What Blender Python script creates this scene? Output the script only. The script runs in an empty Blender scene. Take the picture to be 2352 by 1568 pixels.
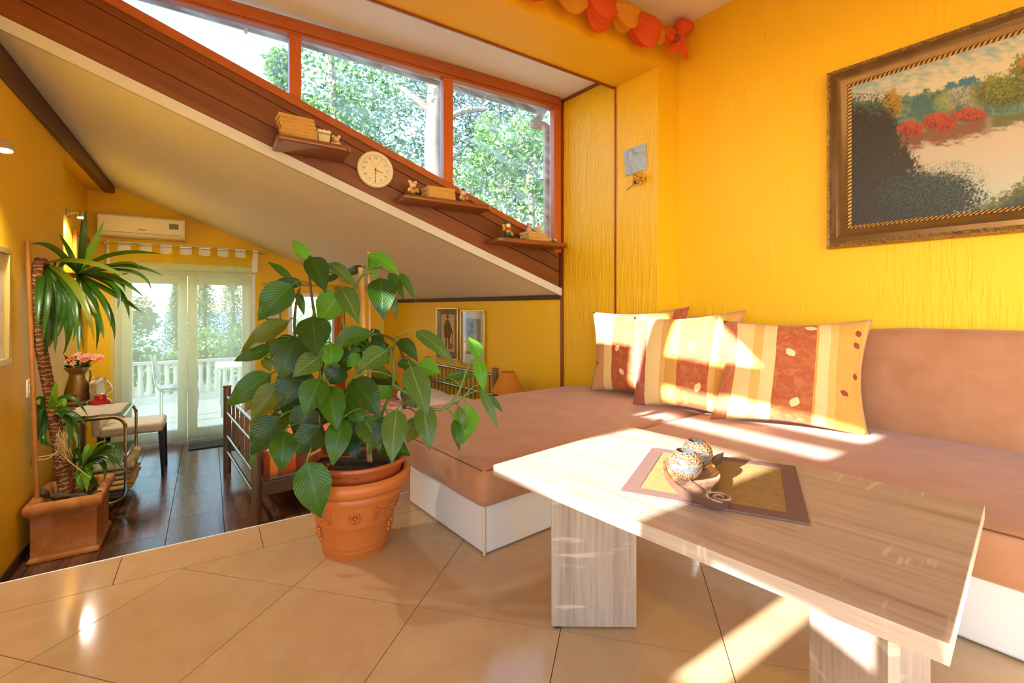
import bpy, bmesh, math, random
from mathutils import Vector, Matrix, noise as mnoise
R = random.Random(7)
SC = bpy.context.scene
COL = SC.collection
# ---------------------------------------------------------------- camera
F = 1067.0; HZ = 710.0; HC = 1.05          # focal length and horizon in photo pixels, eye height
cam = bpy.data.cameras.new('camera'); camo = bpy.data.objects.new('camera', cam); COL.objects.link(camo)
camo.location = (0, 0, HC); camo.rotation_euler = (math.pi/2, 0, 0)
cam.sensor_width = 36; cam.lens = F/2352*36; cam.shift_y = -(784-HZ)/2352; cam.clip_start = .05; cam.clip_end = 5000
SC.camera = camo
# ---------------------------------------------------------------- light
SUN_EL = math.radians(22); SUN_AZ = Vector((.825, .565, 0)).normalized()
w = bpy.data.worlds.new('world'); SC.world = w; w.use_nodes = True
wn = w.node_tree; wn.nodes.clear()
wo = wn.nodes.new('ShaderNodeOutputWorld'); bg = wn.nodes.new('ShaderNodeBackground'); sky = wn.nodes.new('ShaderNodeTexSky')
sky.sky_type = 'NISHITA'; sky.sun_disc = False; sky.sun_elevation = SUN_EL
sky.sun_rotation = math.atan2(-SUN_AZ.x, -SUN_AZ.y); sky.air_density = 1.0; sky.dust_density = .3; sky.ozone_density = 1.0
bg.inputs[1].default_value = .62
wn.links.new(sky.outputs[0], bg.inputs[0]); wn.links.new(bg.outputs[0], wo.inputs[0])
sl = bpy.data.lights.new('sun_offscreen', 'SUN'); so = bpy.data.objects.new('sun_offscreen', sl); COL.objects.link(so)
sl.energy = 18.0; sl.color = (1, .98, .97); sl.angle = math.radians(.7)
so.rotation_euler = Vector((SUN_AZ.x*math.cos(SUN_EL), SUN_AZ.y*math.cos(SUN_EL), -math.sin(SUN_EL))).to_track_quat('-Z', 'Y').to_euler()
vs = SC.view_settings
vs.view_transform = 'Standard'; vs.look = 'None'; vs.gamma = 1; vs.use_curve_mapping = False
vs.exposure = .80
cy_ = SC.cycles; cy_.max_bounces = 8; cy_.diffuse_bounces = 4; cy_.glossy_bounces = 3; cy_.transmission_bounces = 4; cy_.transparent_max_bounces = 12; cy_.caustics_reflective = False; cy_.caustics_refractive = False
# ---------------------------------------------------------------- directions of the house
bx, by = -.5474, .8369          # along the bedroom, away from the step
cx, cy = .8369, .5474           # along the step, to the right
ax, ay = -.6258, .7800          # along the right wall, away
nx, ny = .7800, .6258           # into the right wall
def BC(b, c, z): return Vector((b*bx+c*cx, b*by+c*cy, z))
def AN(a, n, z): return Vector((a*ax+n*nx, a*ay+n*ny, z))
def ray(x, y): return Vector(((x-1176)/F, 1, -(y-HZ)/F))
def at(x, y, d): v = ray(x, y)*d; v.z += HC; return v
def onz(x, y, z): return at(x, y, (HC-z)*F/(y-HZ))
def onp(x, y, px, py, k): r = ray(x, y); return at(x, y, k/(r.x*px+r.y*py))
def onb(x, y, b): return onp(x, y, bx, by, b)
def onn(x, y, n): return onp(x, y, nx, ny, n)
def onw(x, y, p, q):              # vertical plane through p, q
    d = (q-p); return onp(x, y, -d.y, d.x, -d.y*p.x+d.x*p.y)
def proj(p): return (1176+F*p.x/p.y, HZ-F*(p.z-HC)/p.y)
LF = -.48                         # bedroom floor level
WB = 3.375                        # clerestory window wall
EB = 2.561                        # step edge
BB = 6.63                         # bedroom end wall
CE = 3.26                         # ceiling
UB = Vector((bx, by, 0)); UC = Vector((cx, cy, 0)); UA = Vector((ax, ay, 0)); UN = Vector((nx, ny, 0)); UZ = Vector((0, 0, 1))
# ---------------------------------------------------------------- materials
MATS = {}
class NT:
    def __init__(s, name):
        s.m = bpy.data.materials.new(name); s.m.use_nodes = True; s.t = s.m.node_tree; s.t.nodes.clear()
        s.out = s.n('OutputMaterial'); s.tc = None; MATS[name] = s.m
    def n(s, typ, **kw):
        nd = s.t.nodes.new('ShaderNode'+typ)
        for k, v in kw.items(): setattr(nd, k, v)
        return nd
    def l(s, a, b): s.t.links.new(a, b)
    def set(s, sock, v):
        if isinstance(v, bpy.types.NodeSocket): s.l(v, sock)
        elif isinstance(v, (tuple, list, Vector)) and len(v) == 3 and sock.type == 'RGBA': sock.default_value = (*v, 1)
        else: sock.default_value = v
    def co(s, kind='Object'):
        if not s.tc: s.tc = s.n('TexCoord')
        return s.tc.outputs[kind]
    def frame(s, u=None, v=None, wv=None, sc=(1, 1, 1)):   # object coordinates measured along three axes
        o = s.co(); cb = s.n('CombineXYZ')
        for i, a in enumerate((u or Vector((1, 0, 0)), v or Vector((0, 1, 0)), wv or Vector((0, 0, 1)))):
            d = s.n('VectorMath', operation='DOT_PRODUCT'); s.l(o, d.inputs[0]); d.inputs[1].default_value = Vector(a)*sc[i]
            s.l(d.outputs['Value'], cb.inputs[i])
        return cb.outputs[0]
    def noise(s, vec, scale=5, detail=3, rough=.5, dist=0, out='Fac'):
        nd = s.n('TexNoise'); s.l(vec, nd.inputs['Vector']); nd.inputs['Scale'].default_value = scale
        nd.inputs['Detail'].default_value = detail; nd.inputs['Roughness'].default_value = rough; nd.inputs['Distortion'].default_value = dist
        return nd.outputs[out]
    def ramp(s, fac, stops, interp='LINEAR'):
        nd = s.n('ValToRGB'); e = nd.color_ramp.elements; nd.color_ramp.interpolation = interp
        while len(e) < len(stops): e.new(.5)
        for i, (p, c) in enumerate(stops):
            e[i].position = p; e[i].color = (*c, 1) if len(c) == 3 else c
        s.l(fac, nd.inputs[0]); return nd.outputs[0]
    def mix(s, f, a, b, mode='MIX'):
        nd = s.n('MixRGB', blend_type=mode)
        s.set(nd.inputs[0], f); s.set(nd.inputs[1], a); s.set(nd.inputs[2], b); return nd.outputs[0]
    def math(s, op, a, b=0.0, cl=False):
        nd = s.n('Math', operation=op); nd.use_clamp = cl; s.set(nd.inputs[0], a); s.set(nd.inputs[1], b); return nd.outputs[0]
    def rnd(s): return s.n('ObjectInfo').outputs['Random']
    def bump(s, h, strength=.3, dist=.01):
        nd = s.n('Bump'); nd.inputs['Strength'].default_value = strength; nd.inputs['Distance'].default_value = dist
        s.l(h, nd.inputs['Height']); return nd.outputs[0]
    def pbr(s, col, rough=.5, metal=0., bump=None, spec=.5, coat=0., sheen=0., emit=None, es=0., sub=0.):
        p = s.n('BsdfPrincipled')
        s.set(p.inputs['Base Color'], col); s.set(p.inputs['Roughness'], rough); s.set(p.inputs['Metallic'], metal)
        p.inputs['Specular IOR Level'].default_value = spec; p.inputs['Coat Weight'].default_value = coat; p.inputs['Sheen Weight'].default_value = sheen
        if bump is not None: s.l(bump, p.inputs['Normal'])
        if emit is not None: s.set(p.inputs['Emission Color'], emit); p.inputs['Emission Strength'].default_value = es
        return p.outputs[0]
    def end(s, sh): s.l(sh, s.out.inputs[0]); return s.m
def plain(name, col, rough=.5, metal=0., nz=0., ns=20, bp=0., spec=.5, coat=0., sheen=0.):
    t = NT(name); c = col
    v = t.co()
    if nz:
        f = t.noise(v, ns, 4)
        c = t.mix(f, tuple(max(0, x*(1-nz)) for x in col), tuple(min(1, x*(1+nz)) for x in col))
    b = t.bump(t.noise(v, ns*3, 3), bp, .004) if bp else None
    return t.end(t.pbr(c, rough, metal, b, spec, coat, sheen))
def wood(name, c1, c2, u=Vector((1, 0, 0)), rough=.35, sc=1., bp=.12, rnd=.0, stretch=.07, coat=0., dark=None):
    t = NT(name); u = Vector(u).normalized()
    v = UZ.cross(u) if abs(u.z) < .9 else Vector((1, 0, 0)); v.normalize(); wv = u.cross(v)
    co = t.frame(u, v, wv, (stretch, 1, 1))
    if rnd:
        ad = t.n('VectorMath', operation='ADD'); t.l(co, ad.inputs[0]); cb = t.n('CombineXYZ'); r = t.rnd()
        t.l(t.math('MULTIPLY', r, 7.3), cb.inputs[0]); t.l(t.math('MULTIPLY', r, 13.), cb.inputs[1]); t.l(t.math('MULTIPLY', r, 5.), cb.inputs[2]); t.l(cb.outputs[0], ad.inputs[1]); co = ad.outputs[0]
    f1 = t.noise(co, 9*sc, 5, .6, .6); f2 = t.noise(co, 60*sc, 4, .7, .2)
    f = t.math('ADD', t.math('MULTIPLY', f1, .65), t.math('MULTIPLY', f2, .35))
    c = t.ramp(f, [(.33, c1), (.5, tuple((a+b)/2 for a, b in zip(c1, c2))), (.66, c2)])
    if dark: c = t.mix(t.ramp(f2, [(.60, (0, 0, 0)), (.75, (1, 1, 1))]), c, dark)
    if rnd: c = t.mix(1.0, c, t.ramp(t.rnd(), [(0, (1-rnd,)*3), (1, (1+rnd*.3,)*3)]), 'MULTIPLY')
    return t.end(t.pbr(c, rough, 0, t.bump(f2, bp, .002), coat=coat))
def srgb(r, g, b):
    return tuple(((x/255)/12.92 if x/255 <= .04045 else ((x/255+.055)/1.055)**2.4) for x in (r, g, b))
# ---------------------------------------------------------------- mesh helpers
ORG = {}
class MB:
    def __init__(s): s.v = []; s.f = []; s.uv = []
    def add(s, vs, fs, uv=None):
        k = len(s.v); s.v += [Vector(p) for p in vs]; s.f += [tuple(i+k for i in f) for f in fs]
        s.uv += uv if uv else [(0, 0)]*len(vs)
        return s
    def hexa(s, p):   # p: 4 bottom (ccw from above), 4 top
        return s.add(p, [(3, 2, 1, 0), (4, 5, 6, 7), (0, 1, 5, 4), (1, 2, 6, 5), (2, 3, 7, 6), (3, 0, 4, 7)])
    def obox(s, o, x, y, z):   # corner and three edge vectors
        o, x, y, z = map(Vector, (o, x, y, z))
        if x.cross(y).dot(z) < 0: x, y = y, x
        return s.hexa([o, o+x, o+x+y, o+y, o+z, o+x+z, o+x+y+z, o+y+z])
    def bc(s, b0, b1, c0, c1, z0, z1): return s.obox(BC(b0, c0, z0), UB*(b1-b0), UC*(c1-c0), UZ*(z1-z0))
    def an(s, a0, a1, n0, n1, z0, z1): return s.obox(AN(a0, n0, z0), UA*(a1-a0), UN*(n1-n0), UZ*(z1-z0))
    def prism(s, poly, vec):
        n = len(poly); poly = [Vector(p) for p in poly]; vec = Vector(vec)
        nm = Vector((0, 0, 0))
        for i in range(n): nm += poly[i].cross(poly[(i+1) % n])
        if nm.dot(vec) < 0: poly = poly[::-1]
        return s.add(poly+[p+vec for p in poly], [tuple(range(n-1, -1, -1)), tuple(range(n, 2*n))]+[(i, (i+1) % n, n+(i+1) % n, n+i) for i in range(n)])
    def tube(s, pts, rad, n=10, cap=True, flat=None):
        pts = [Vector(p) for p in pts]; m = len(pts)
        if not isinstance(rad, (list, tuple)): rad = [rad]*m
        tang = [(pts[min(i+1, m-1)]-pts[max(i-1, 0)]).normalized() for i in range(m)]
        ref = UZ if abs(tang[0].z) < .9 else Vector((1, 0, 0))
        u = (ref-tang[0]*ref.dot(tang[0])).normalized(); vs = []
        for i in range(m):
            u = (u-tang[i]*u.dot(tang[i])); u = u.normalized() if u.length > 1e-6 else tang[i].orthogonal().normalized()
            w_ = tang[i].cross(u)
            for k in range(n):
                a = 2*math.pi*k/n; fy = flat if flat else 1
                vs.append(pts[i]+(u*math.cos(a)+w_*math.sin(a)*fy)*rad[i])
        fs = [(i*n+k, i*n+(k+1) % n, (i+1)*n+(k+1) % n, (i+1)*n+k) for i in range(m-1) for k in range(n)]
        if cap: fs += [tuple(range(n-1, -1, -1)), tuple(range((m-1)*n, m*n))]
        return s.add(vs, fs)
    def lathe(s, prof, o=(0, 0, 0), n=32, ax=None, rx=None, cap=True):
        o = Vector(o); zx = Vector(ax) if ax else UZ
        ux = Vector(rx) if rx else (zx.orthogonal().normalized() if ax else Vector((1, 0, 0))); uy = zx.cross(ux)
        m = len(prof); vs = []
        for r, z in prof:
            for k in range(n):
                a = 2*math.pi*k/n; vs.append(o+zx*z+(ux*math.cos(a)+uy*math.sin(a))*r)
        fs = [(i*n+k, i*n+(k+1) % n, (i+1)*n+(k+1) % n, (i+1)*n+k) for i in range(m-1) for k in range(n)]
        if cap and prof[0][0] > 1e-5: fs.append(tuple(range(n-1, -1, -1)))
        if cap and prof[-1][0] > 1e-5: fs.append(tuple(range((m-1)*n, m*n)))
        return s.add(vs, fs)
    def ell(s, c, r, n=12, m=8, rot=None):
        c = Vector(c); vs = []; fs = []
        r = (r, r, r) if not isinstance(r, (tuple, list)) else r
        for i in range(m+1):
            th = math.pi*i/m
            for k in range(n):
                a = 2*math.pi*k/n
                p = Vector((r[0]*math.sin(th)*math.cos(a), r[1]*math.sin(th)*math.sin(a), -r[2]*math.cos(th)))
                if rot is not None: p = rot @ p
                vs.append(c+p)
        for i in range(m):
            for k in range(n): fs.append((i*n+k, i*n+(k+1) % n, (i+1)*n+(k+1) % n, (i+1)*n+k))
        return s.add(vs, fs)
    def grid(s, fn, nu, nv, uvf=None):
        vs = []; uv = []
        for j in range(nv+1):
            for i in range(nu+1):
                u, v = i/nu, j/nv; vs.append(fn(u, v)); uv.append((u, v))
        fs = [(j*(nu+1)+i, j*(nu+1)+i+1, (j+1)*(nu+1)+i+1, (j+1)*(nu+1)+i) for j in range(nv) for i in range(nu)]
        return s.add(vs, fs, uv)
    def build(s, name, mat, parent=None, smooth=False, bevel=0., seg=2, sub=0, solid=0., local=False, uv=False, org=None):
        if parent is not None: o0 = Vector((0, 0, 0)) if local else ORG.get(parent.name, Vector((0, 0, 0)))
        elif local: o0 = Vector((0, 0, 0))
        elif org is not None: o0 = Vector(org)
        else:
            xs = [p.x for p in s.v]; ys = [p.y for p in s.v]; o0 = Vector(((min(xs)+max(xs))/2, (min(ys)+max(ys))/2, min(p.z for p in s.v)))
        me = bpy.data.meshes.new(name); me.from_pydata([tuple(p-o0) for p in s.v], [], s.f); me.update()
        if uv:
            lay = me.uv_layers.new(name='UVMap')
            for l in me.loops: lay.data[l.index].uv = s.uv[l.vertex_index]
        o = bpy.data.objects.new(name, me); COL.objects.link(o)
        for mm in (mat if isinstance(mat, (list, tuple)) else [mat]): me.materials.append(MATS[mm] if isinstance(mm, str) else mm)
        if parent is not None: o.parent = parent
        else: o.location = o0
        ORG[o.name] = o0 if parent is None else ORG.get(parent.name, Vector((0, 0, 0)))
        if smooth:
            for p in me.polygons: p.use_smooth = True
            if smooth != 2: me.set_sharp_from_angle(angle=math.radians(38))
        if bevel:
            md = o.modifiers.new('bevel', 'BEVEL'); md.width = bevel; md.segments = seg; md.limit_method = 'ANGLE'; md.angle_limit = math.radians(35)
            for p in me.polygons: p.use_smooth = True
            me.set_sharp_from_angle(angle=math.radians(50))
        if solid: md = o.modifiers.new('solid', 'SOLIDIFY'); md.thickness = solid; md.offset = 0
        if sub: md = o.modifiers.new('sub', 'SUBSURF'); md.levels = sub; md.render_levels = sub
        return o
def tag(o, label, cat=None, group=None, kind=None):
    if label: o['label'] = label
    if cat: o['category'] = cat
    if group: o['group'] = group
    if kind: o['kind'] = kind
    return o
def struct(o, label=None): o['kind'] = 'structure'; return tag(o, label) if label else o
def thing(name, label, cat, loc, group=None, rot=None):
    o = bpy.data.objects.new(name, None); COL.objects.link(o); o.location = loc; o.empty_display_size = .05
    if rot: o.rotation_euler = rot
    ORG[o.name] = Vector(loc)
    return tag(o, label, cat, group)
def copy_tree(o, parent=None):
    c = o.copy(); COL.objects.link(c); c.parent = parent
    if o.name in ORG: ORG[c.name] = ORG[o.name]
    for ch in list(o.children): copy_tree(ch, c)
    return c
def clip(poly, p0, nrm):    # keep the part of a 2D polygon where (p-p0).nrm <= 0
    out = []; n = len(poly)
    for i in range(n):
        a, b = poly[i], poly[(i+1) % n]
        da = (a[0]-p0[0])*nrm[0]+(a[1]-p0[1])*nrm[1]; db = (b[0]-p0[0])*nrm[0]+(b[1]-p0[1])*nrm[1]
        if da <= 0: out.append(a)
        if da*db < 0: t = da/(da-db); out.append((a[0]+(b[0]-a[0])*t, a[1]+(b[1]-a[1])*t))
    return out
def bez(p0, p1, p2, n=8): return [p0*(1-t)**2+p1*2*t*(1-t)+p2*t*t for t in [i/n for i in range(n+1)]]
def smooth_path(pts, n=6):
    pts = [Vector(p) for p in pts]; out = []
    for i in range(len(pts)-1):
        p0, p1, p2, p3 = pts[max(i-1, 0)], pts[i], pts[i+1], pts[min(i+2, len(pts)-1)]
        for k in range(n):
            t = k/n; out.append(.5*((2*p1)+(p2-p0)*t+(2*p0-5*p1+4*p2-p3)*t*t+(3*p1-p0-3*p2+p3)*t**3))
    out.append(pts[-1]); return out
# ================================================================ structure materials
def yellow(name, col, stroke=.0, sc=1., rough=.55):
    t = NT(name); f = t.noise(t.co(), 2.5, 3)
    c = t.mix(f, tuple(x*.93 for x in col), col)
    if stroke:
        co = t.frame(UC, UB, UZ, (1, 1, .09)); h = t.noise(co, 34*sc, 3, .55, .7)
        h = t.ramp(h, [(.40, (0, 0, 0)), (.62, (1, 1, 1))]); nb = t.bump(h, stroke, .006)
    else: nb = t.bump(t.noise(t.co(), 60, 4), .12, .003)
    return t.end(t.pbr(c, rough, 0, nb, .4))
YEL = (.88, .525, .010)
yellow('yellow_wall', YEL); yellow('yellow_textured', YEL, .55, 1.0, .42)
t = NT('yellow_patchy')      # right wall: brushed render, strokes in patches
co = t.frame(UA, UN, UZ, (1, 1, .12)); h = t.noise(co, 30, 4, .6, .8); pm = t.ramp(t.noise(t.co(), 2.2, 3), [(.42, (.12,)*3), (.62, (1, 1, 1))])
t.end(t.pbr(t.mix(t.noise(t.co(), 2.5, 3), tuple(x*.93 for x in YEL), YEL), .52, 0, t.bump(t.mix(1., t.ramp(h, [(.38, (0, 0, 0)), (.65, (1, 1, 1))]), pm, 'MULTIPLY'), .4, .006), .4))
plain('white_paint', (.88, .85, .79), .7, nz=.03, ns=6, bp=.08)
plain('plaster_edge', (.66, .63, .57), .8, nz=.06, ns=20, bp=.1); plain('soffit_paint', (.84, .83, .81), .7, nz=.03, ns=8, bp=.15)
plain('grout', (.42, .31, .19), .6)
plain('dark_joint', (.05, .025, .015), .8)
t = NT('floor_tile'); v = t.co()
f = t.noise(v, 3.5, 6, .62, 1.2); vein = t.ramp(t.noise(v, 5, 8, .7, 2.5), [(.485, (0, 0, 0)), (.5, (1, 1, 1)), (.515, (0, 0, 0))])
c = t.ramp(f, [(.3, srgb(184, 154, 114)), (.7, srgb(196, 169, 131))]); c = t.mix(t.math('MULTIPLY', vein, .12), c, srgb(170, 130, 80))
c = t.mix(1., c, t.ramp(t.rnd(), [(0, (.94,)*3), (1, (1, 1, 1))]), 'MULTIPLY')
t.end(t.pbr(c, .10, 0, None, .5))
wood('plank_tile', srgb(70, 44, 34), srgb(128, 92, 70), UB, .16, 1.2, .25, .35, .10)
FU = (UC+UZ*-.353).normalized()
wood('fascia_wood', srgb(90, 44, 16), srgb(138, 74, 30), FU, .38, .8, .1, .12)
wood('frame_wood', srgb(164, 82, 38), srgb(184, 100, 50), FU, .35, .8, .06)
wood('beam_wood', srgb(70, 36, 16), srgb(112, 62, 30), UB, .5, .8, .3)
wood('trim_wood', srgb(120, 50, 22), srgb(150, 72, 36), UZ, .4, 1, .05)
plain('strip_dark', srgb(72, 46, 34), .6, nz=.2, ns=40)
plain('pvc_white', (.82, .81, .78), .35)
def glass(name, tint=(1, 1, 1), haze=0., hs=14.):
    t = NT(name); tr = t.n('BsdfTransparent'); t.set(tr.inputs[0], tint); gl = t.n('BsdfGlossy'); gl.inputs['Roughness'].default_value = .02
    lw = t.n('LayerWeight'); lw.inputs[0].default_value = .18; m = t.n('MixShader')
    t.l(t.math('MULTIPLY', lw.outputs['Fresnel'], .7), m.inputs[0]); t.l(tr.outputs[0], m.inputs[1]); t.l(gl.outputs[0], m.inputs[2]); o = m.outputs[0]
    if haze:
        df = t.n('BsdfTranslucent'); t.set(df.inputs[0], (.85, .92, 1.)); m2 = t.n('MixShader')
        co = t.frame(FU, UB, FU.cross(UB), (.25, 1, 1)); f = t.ramp(t.noise(co, hs, 6, .65, .4), [(.40, (.02,)*3), (.75, (haze,)*3)])
        t.l(f, m2.inputs[0]); t.l(o, m2.inputs[1]); t.l(df.outputs[0], m2.inputs[2]); o = m2.outputs[0]
    return t.end(o)
glass('clear_glass'); glass('dusty_glass', (.94, .98, 1), .26)
# ================================================================ floors
RW = AN(1.78, 3.309, 0)          # corner where the right wall starts, below
P_WC = Vector((.463, 4.335, 0))  # end of the clerestory wall at the right
P_HC = Vector((1.108, 3.529, 0)) # outer corner of the pier
P_RC = Vector((1.307, 3.659, 0)) # inner corner with the right wall
P_FC = Vector((-1.849, 6.713, 0))# far right corner of the bedroom
fl = MB().prism([BC(EB-.004, -1.7, -.16), BC(EB-.004, 3.2, -.16), AN(2.0, 3.4, -.16), AN(-3.6, 3.4, -.16), BC(-2.6, -1.7, -.16)], (0, 0, .152)).build('floor', 'grout', None, org=(0, 0, 0))
struct(fl, 'upper floor of polished beige stone tiles')
MB().bc(EB-.012, EB, -1.7, 3.2, LF, -.16).build('riser', 'white_paint', fl)
e1 = Vector((.972, -.235, 0)); e2 = Vector((.235, .972, 0)); T0 = Vector((-.829, 1.759, 0)); TP = .508; G = .0014
BI = 2.313
for i in range(-5, 8):
    for j in range(-6, 4):
        o = T0+e1*(i*TP)+e2*(j*TP); q = [o+e1*G+e2*G, o+e1*(TP-G)+e2*G, o+e1*(TP-G)+e2*(TP-G), o+e1*G+e2*(TP-G)]
        pl = [(p.x, p.y) for p in q]
        pl = clip(pl, (BC(BI-.002, 0, 0).x, BC(BI-.002, 0, 0).y), (bx, by))
        if len(pl) >= 3: pl = clip(pl, (nx*3.3, ny*3.3), (nx, ny))
        if len(pl) >= 3: pl = clip(pl, (BC(0, -1.59, 0).x, BC(0, -1.59, 0).y), (-cx, -cy))
        if len(pl) < 3: continue
        m = Vector((sum(p[0] for p in pl)/len(pl), sum(p[1] for p in pl)/len(pl)))
        if m.y < .35 or abs(m.x) > m.y*1.25+.5: continue
        MB().prism([(p[0], p[1], -.008) for p in pl], (0, 0, .008)).build('tile', 'floor_tile', fl)
for i in range(-3, 7):
    c0 = -.305+.509*i
    MB().bc(BI+.002, EB-.001, max(c0+G, -1.6), c0+.509-G, -.008, 0).build('tile', 'floor_tile', fl)
MB().bc(EB-.003, EB+.004, -1.7, 3.2, -.006, .0015).build('edge_profile', 'pvc_white', fl)
lo = MB().prism([BC(EB, -1.1, LF-.12), BC(EB, 3.4, LF-.12), Vector((P_FC.x+.3, P_FC.y+.2, LF-.12)), BC(BB+.1, -1.2, LF-.12)], (0, 0, .108)).build('floor_lower', 'dark_joint', None, org=(0, 0, LF-.12))
struct(lo, 'bedroom floor of dark brown wood-look tiles')
PW, PLN = .33, .48
pc0 = onz(388, 1200, LF); c00 = pc0.x*cx+pc0.y*cy
for i in range(-4, 8):
    for j in range(0, 10):
        c0 = c00+PW*i; b0 = EB-.30+PLN*j+(PLN/2 if i % 2 else 0)
        p0 = (max(c0+.002, -1.06), min(c0+PW-.002, 2.7)); q0 = (max(b0+.002, EB+.001), min(b0+PLN-.002, BB))
        if p0[1]-p0[0] < .02 or q0[1]-q0[0] < .02: continue
        if BC(q0[0], p0[0], 0).x*nx+BC(q0[0], p0[0], 0).y*ny > 2.9: continue
        MB().bc(q0[0], q0[1], p0[0], p0[1], LF-.012, LF).build('floor_tile', 'plank_tile', lo)
# ================================================================ bedroom walls
ZT = 2.9
wl = MB()
wl.bc(2.95, 4.98, -1.15, -.95, LF-.1, ZT); wl.bc(4.98, BB+.2, -1.28, -1.08, LF-.1, ZT); wl.bc(2.85, 3.05, -1.8, -.95, LF-.1, CE)
struct(wl.build('wall_left', 'yellow_wall'), 'yellow left wall of the bedroom')
struct(MB().bc(EB, 4.98, -.952, -.94, LF, LF+.07).build('baseboard_left', 'strip_dark'))
# end wall with the french door and a small window
DX0, DX1 = onb(262, 800, BB), onb(588, 800, BB)
def cof(p): return p.x*cx+p.y*cy
dc0, dc1 = cof(DX0), cof(DX1); dtop = onb(430, 622, BB).z
W2a, W2b = onb(662, 672, BB), onb(772, 828, BB); wc0, wc1, wz1, wz0 = cof(W2a), cof(W2b), W2a.z, W2b.z
ew = MB()
for c0, c1, z0, z1 in ((-1.3, dc0, LF-.1, ZT), (dc0, dc1, dtop, ZT), (dc1, wc0, LF-.1, ZT), (wc0, wc1, LF-.1, wz0), (wc0, wc1, wz1, ZT), (wc1, 2.4, LF-.1, ZT)):
    ew.bc(BB, BB+.22, c0, c1, z0, z1)
struct(ew.build('wall_end', 'yellow_wall'), 'orange-yellow end wall of the bedroom around the glazed door')
# right wall of the bedroom under the low end of the roof
d = (P_FC-P_WC); dn = Vector((d.y, -d.x, 0)).normalized()
PT = onw(1248, 800, P_WC, P_FC); PT.z = 0
def wallseg(mb, p, q, z0, z1, th, out): return mb.obox(Vector((p.x, p.y, z0)), Vector((q.x-p.x, q.y-p.y, 0)), out*th, UZ*(z1-z0))
rb = wallseg(MB(), PT, P_FC+d.normalized()*.3, LF-.1, 1.6, .2, dn).build('wall_right', 'yellow_wall'); struct(rb, 'orange-yellow right wall of the bedroom under the roof')
rb2 = wallseg(MB(), P_WC, PT, LF-.1, 1.6, .2, dn).build('wall_right_return', 'yellow_textured'); struct(rb2)
z_s = onw(1285, 688, P_WC, P_FC).z
st = MB().obox(Vector((P_WC.x, P_WC.y, z_s))-dn*.012, d, dn*.014, UZ*.045); struct(st.build('trim_1', 'strip_dark'), 'dark strip along the low edge of the sloping ceiling')
# sloping ceiling: ruled between the clerestory wall and the end wall
def zc_w(c): return 2.469-(c+.879)*.3531
def zc_e(c): return 2.383-(c+.857)*.3998
def ceil_fn(up):
    def fn(u, v):
        cw = -1.1+u*(2.80+1.1); ce = -1.1+u*(2.20+1.1)
        a = BC(WB+.012, cw, zc_w(cw)+up); b = BC(BB+.03, ce, zc_e(ce)+up); return a.lerp(b, v)
    return fn
cm = MB(); cm.grid(ceil_fn(0), 10, 8); n0 = len(cm.v); cm.grid(ceil_fn(.16), 10, 8)
k = 11
for i in range(10):
    cm.f.append((i, i+1, n0+i+1, n0+i)); cm.f.append((8*k+i, 8*k+i+1, n0+8*k+i+1, n0+8*k+i))
for j in range(8):
    cm.f.append((j*k, (j+1)*k, n0+(j+1)*k, n0+j*k)); cm.f.append((j*k+10, (j+1)*k+10, n0+(j+1)*k+10, n0+j*k+10))
struct(cm.build('ceiling_bedroom', 'white_paint', smooth=True), 'sloping white ceiling of the bedroom')
# ridge beam and the flat yellow strip of ceiling beside it
bm_ = MB(); zb = 2.315
crn, crf = -.937+(2.9-3.6)*.0264, -.855
bm_.hexa([BC(2.9, -.965, zb-.005), BC(2.9, crn, zb-.005), BC(BB, crf, zb), BC(BB, -.945, zb), BC(2.9, -.965, zb+.22), BC(2.9, crn, zb+.22), BC(BB, crf, zb+.14), BC(BB, -.945, zb+.14)])
struct(bm_.build('trim_2', 'beam_wood', bevel=.008), 'rough dark brown timber beam at the top of the sloping ceiling')
struct(MB().bc(4.98, BB, -1.2, -.93, 2.325, 2.50).build('ceiling_niche', 'yellow_wall'))
struct(MB().bc(2.9, BB, -1.2, -.93, 2.62, 2.9).build('ceiling_left', 'yellow_wall'))
# ================================================================ clerestory wall
def wl_line(p, q, x): return (x, p[1]+(q[1]-p[1])*(x-p[0])/(q[0]-p[0]))
WBOT = ((0, 34), (1288, 661)); SEAM1 = ((48, 0), (1288, 626)); SEAM2 = ((234, 22), (1288, 595)); RAILB = ((236, 0), (1288, 574))
def band(l0, l1, x0, x1, b, th, g0=0, g1=0):
    p = [wl_line(*l0, x0), wl_line(*l0, x1), wl_line(*l1, x1), wl_line(*l1, x0)]
    p[0] = (p[0][0], p[0][1]-g0); p[1] = (p[1][0], p[1][1]-g0); p[2] = (p[2][0], p[2][1]+g1); p[3] = (p[3][0], p[3][1]+g1)
    return MB().prism([onb(x, y, b) for x, y in p], UB*th)
fa = band(WBOT, RAILB, -420, 1290, WB+.012, .14).build('wall_fascia', 'dark_joint'); struct(fa, 'brown boarded fascia under the slanting clerestory window')
for (l0, l1) in ((WBOT, SEAM1), (SEAM1, SEAM2), (SEAM2, RAILB)):
    band(l0, l1, -420, 1284, WB-.012, .022, .8, .8).build('plank', 'fascia_wood', fa, bevel=.002)
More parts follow.
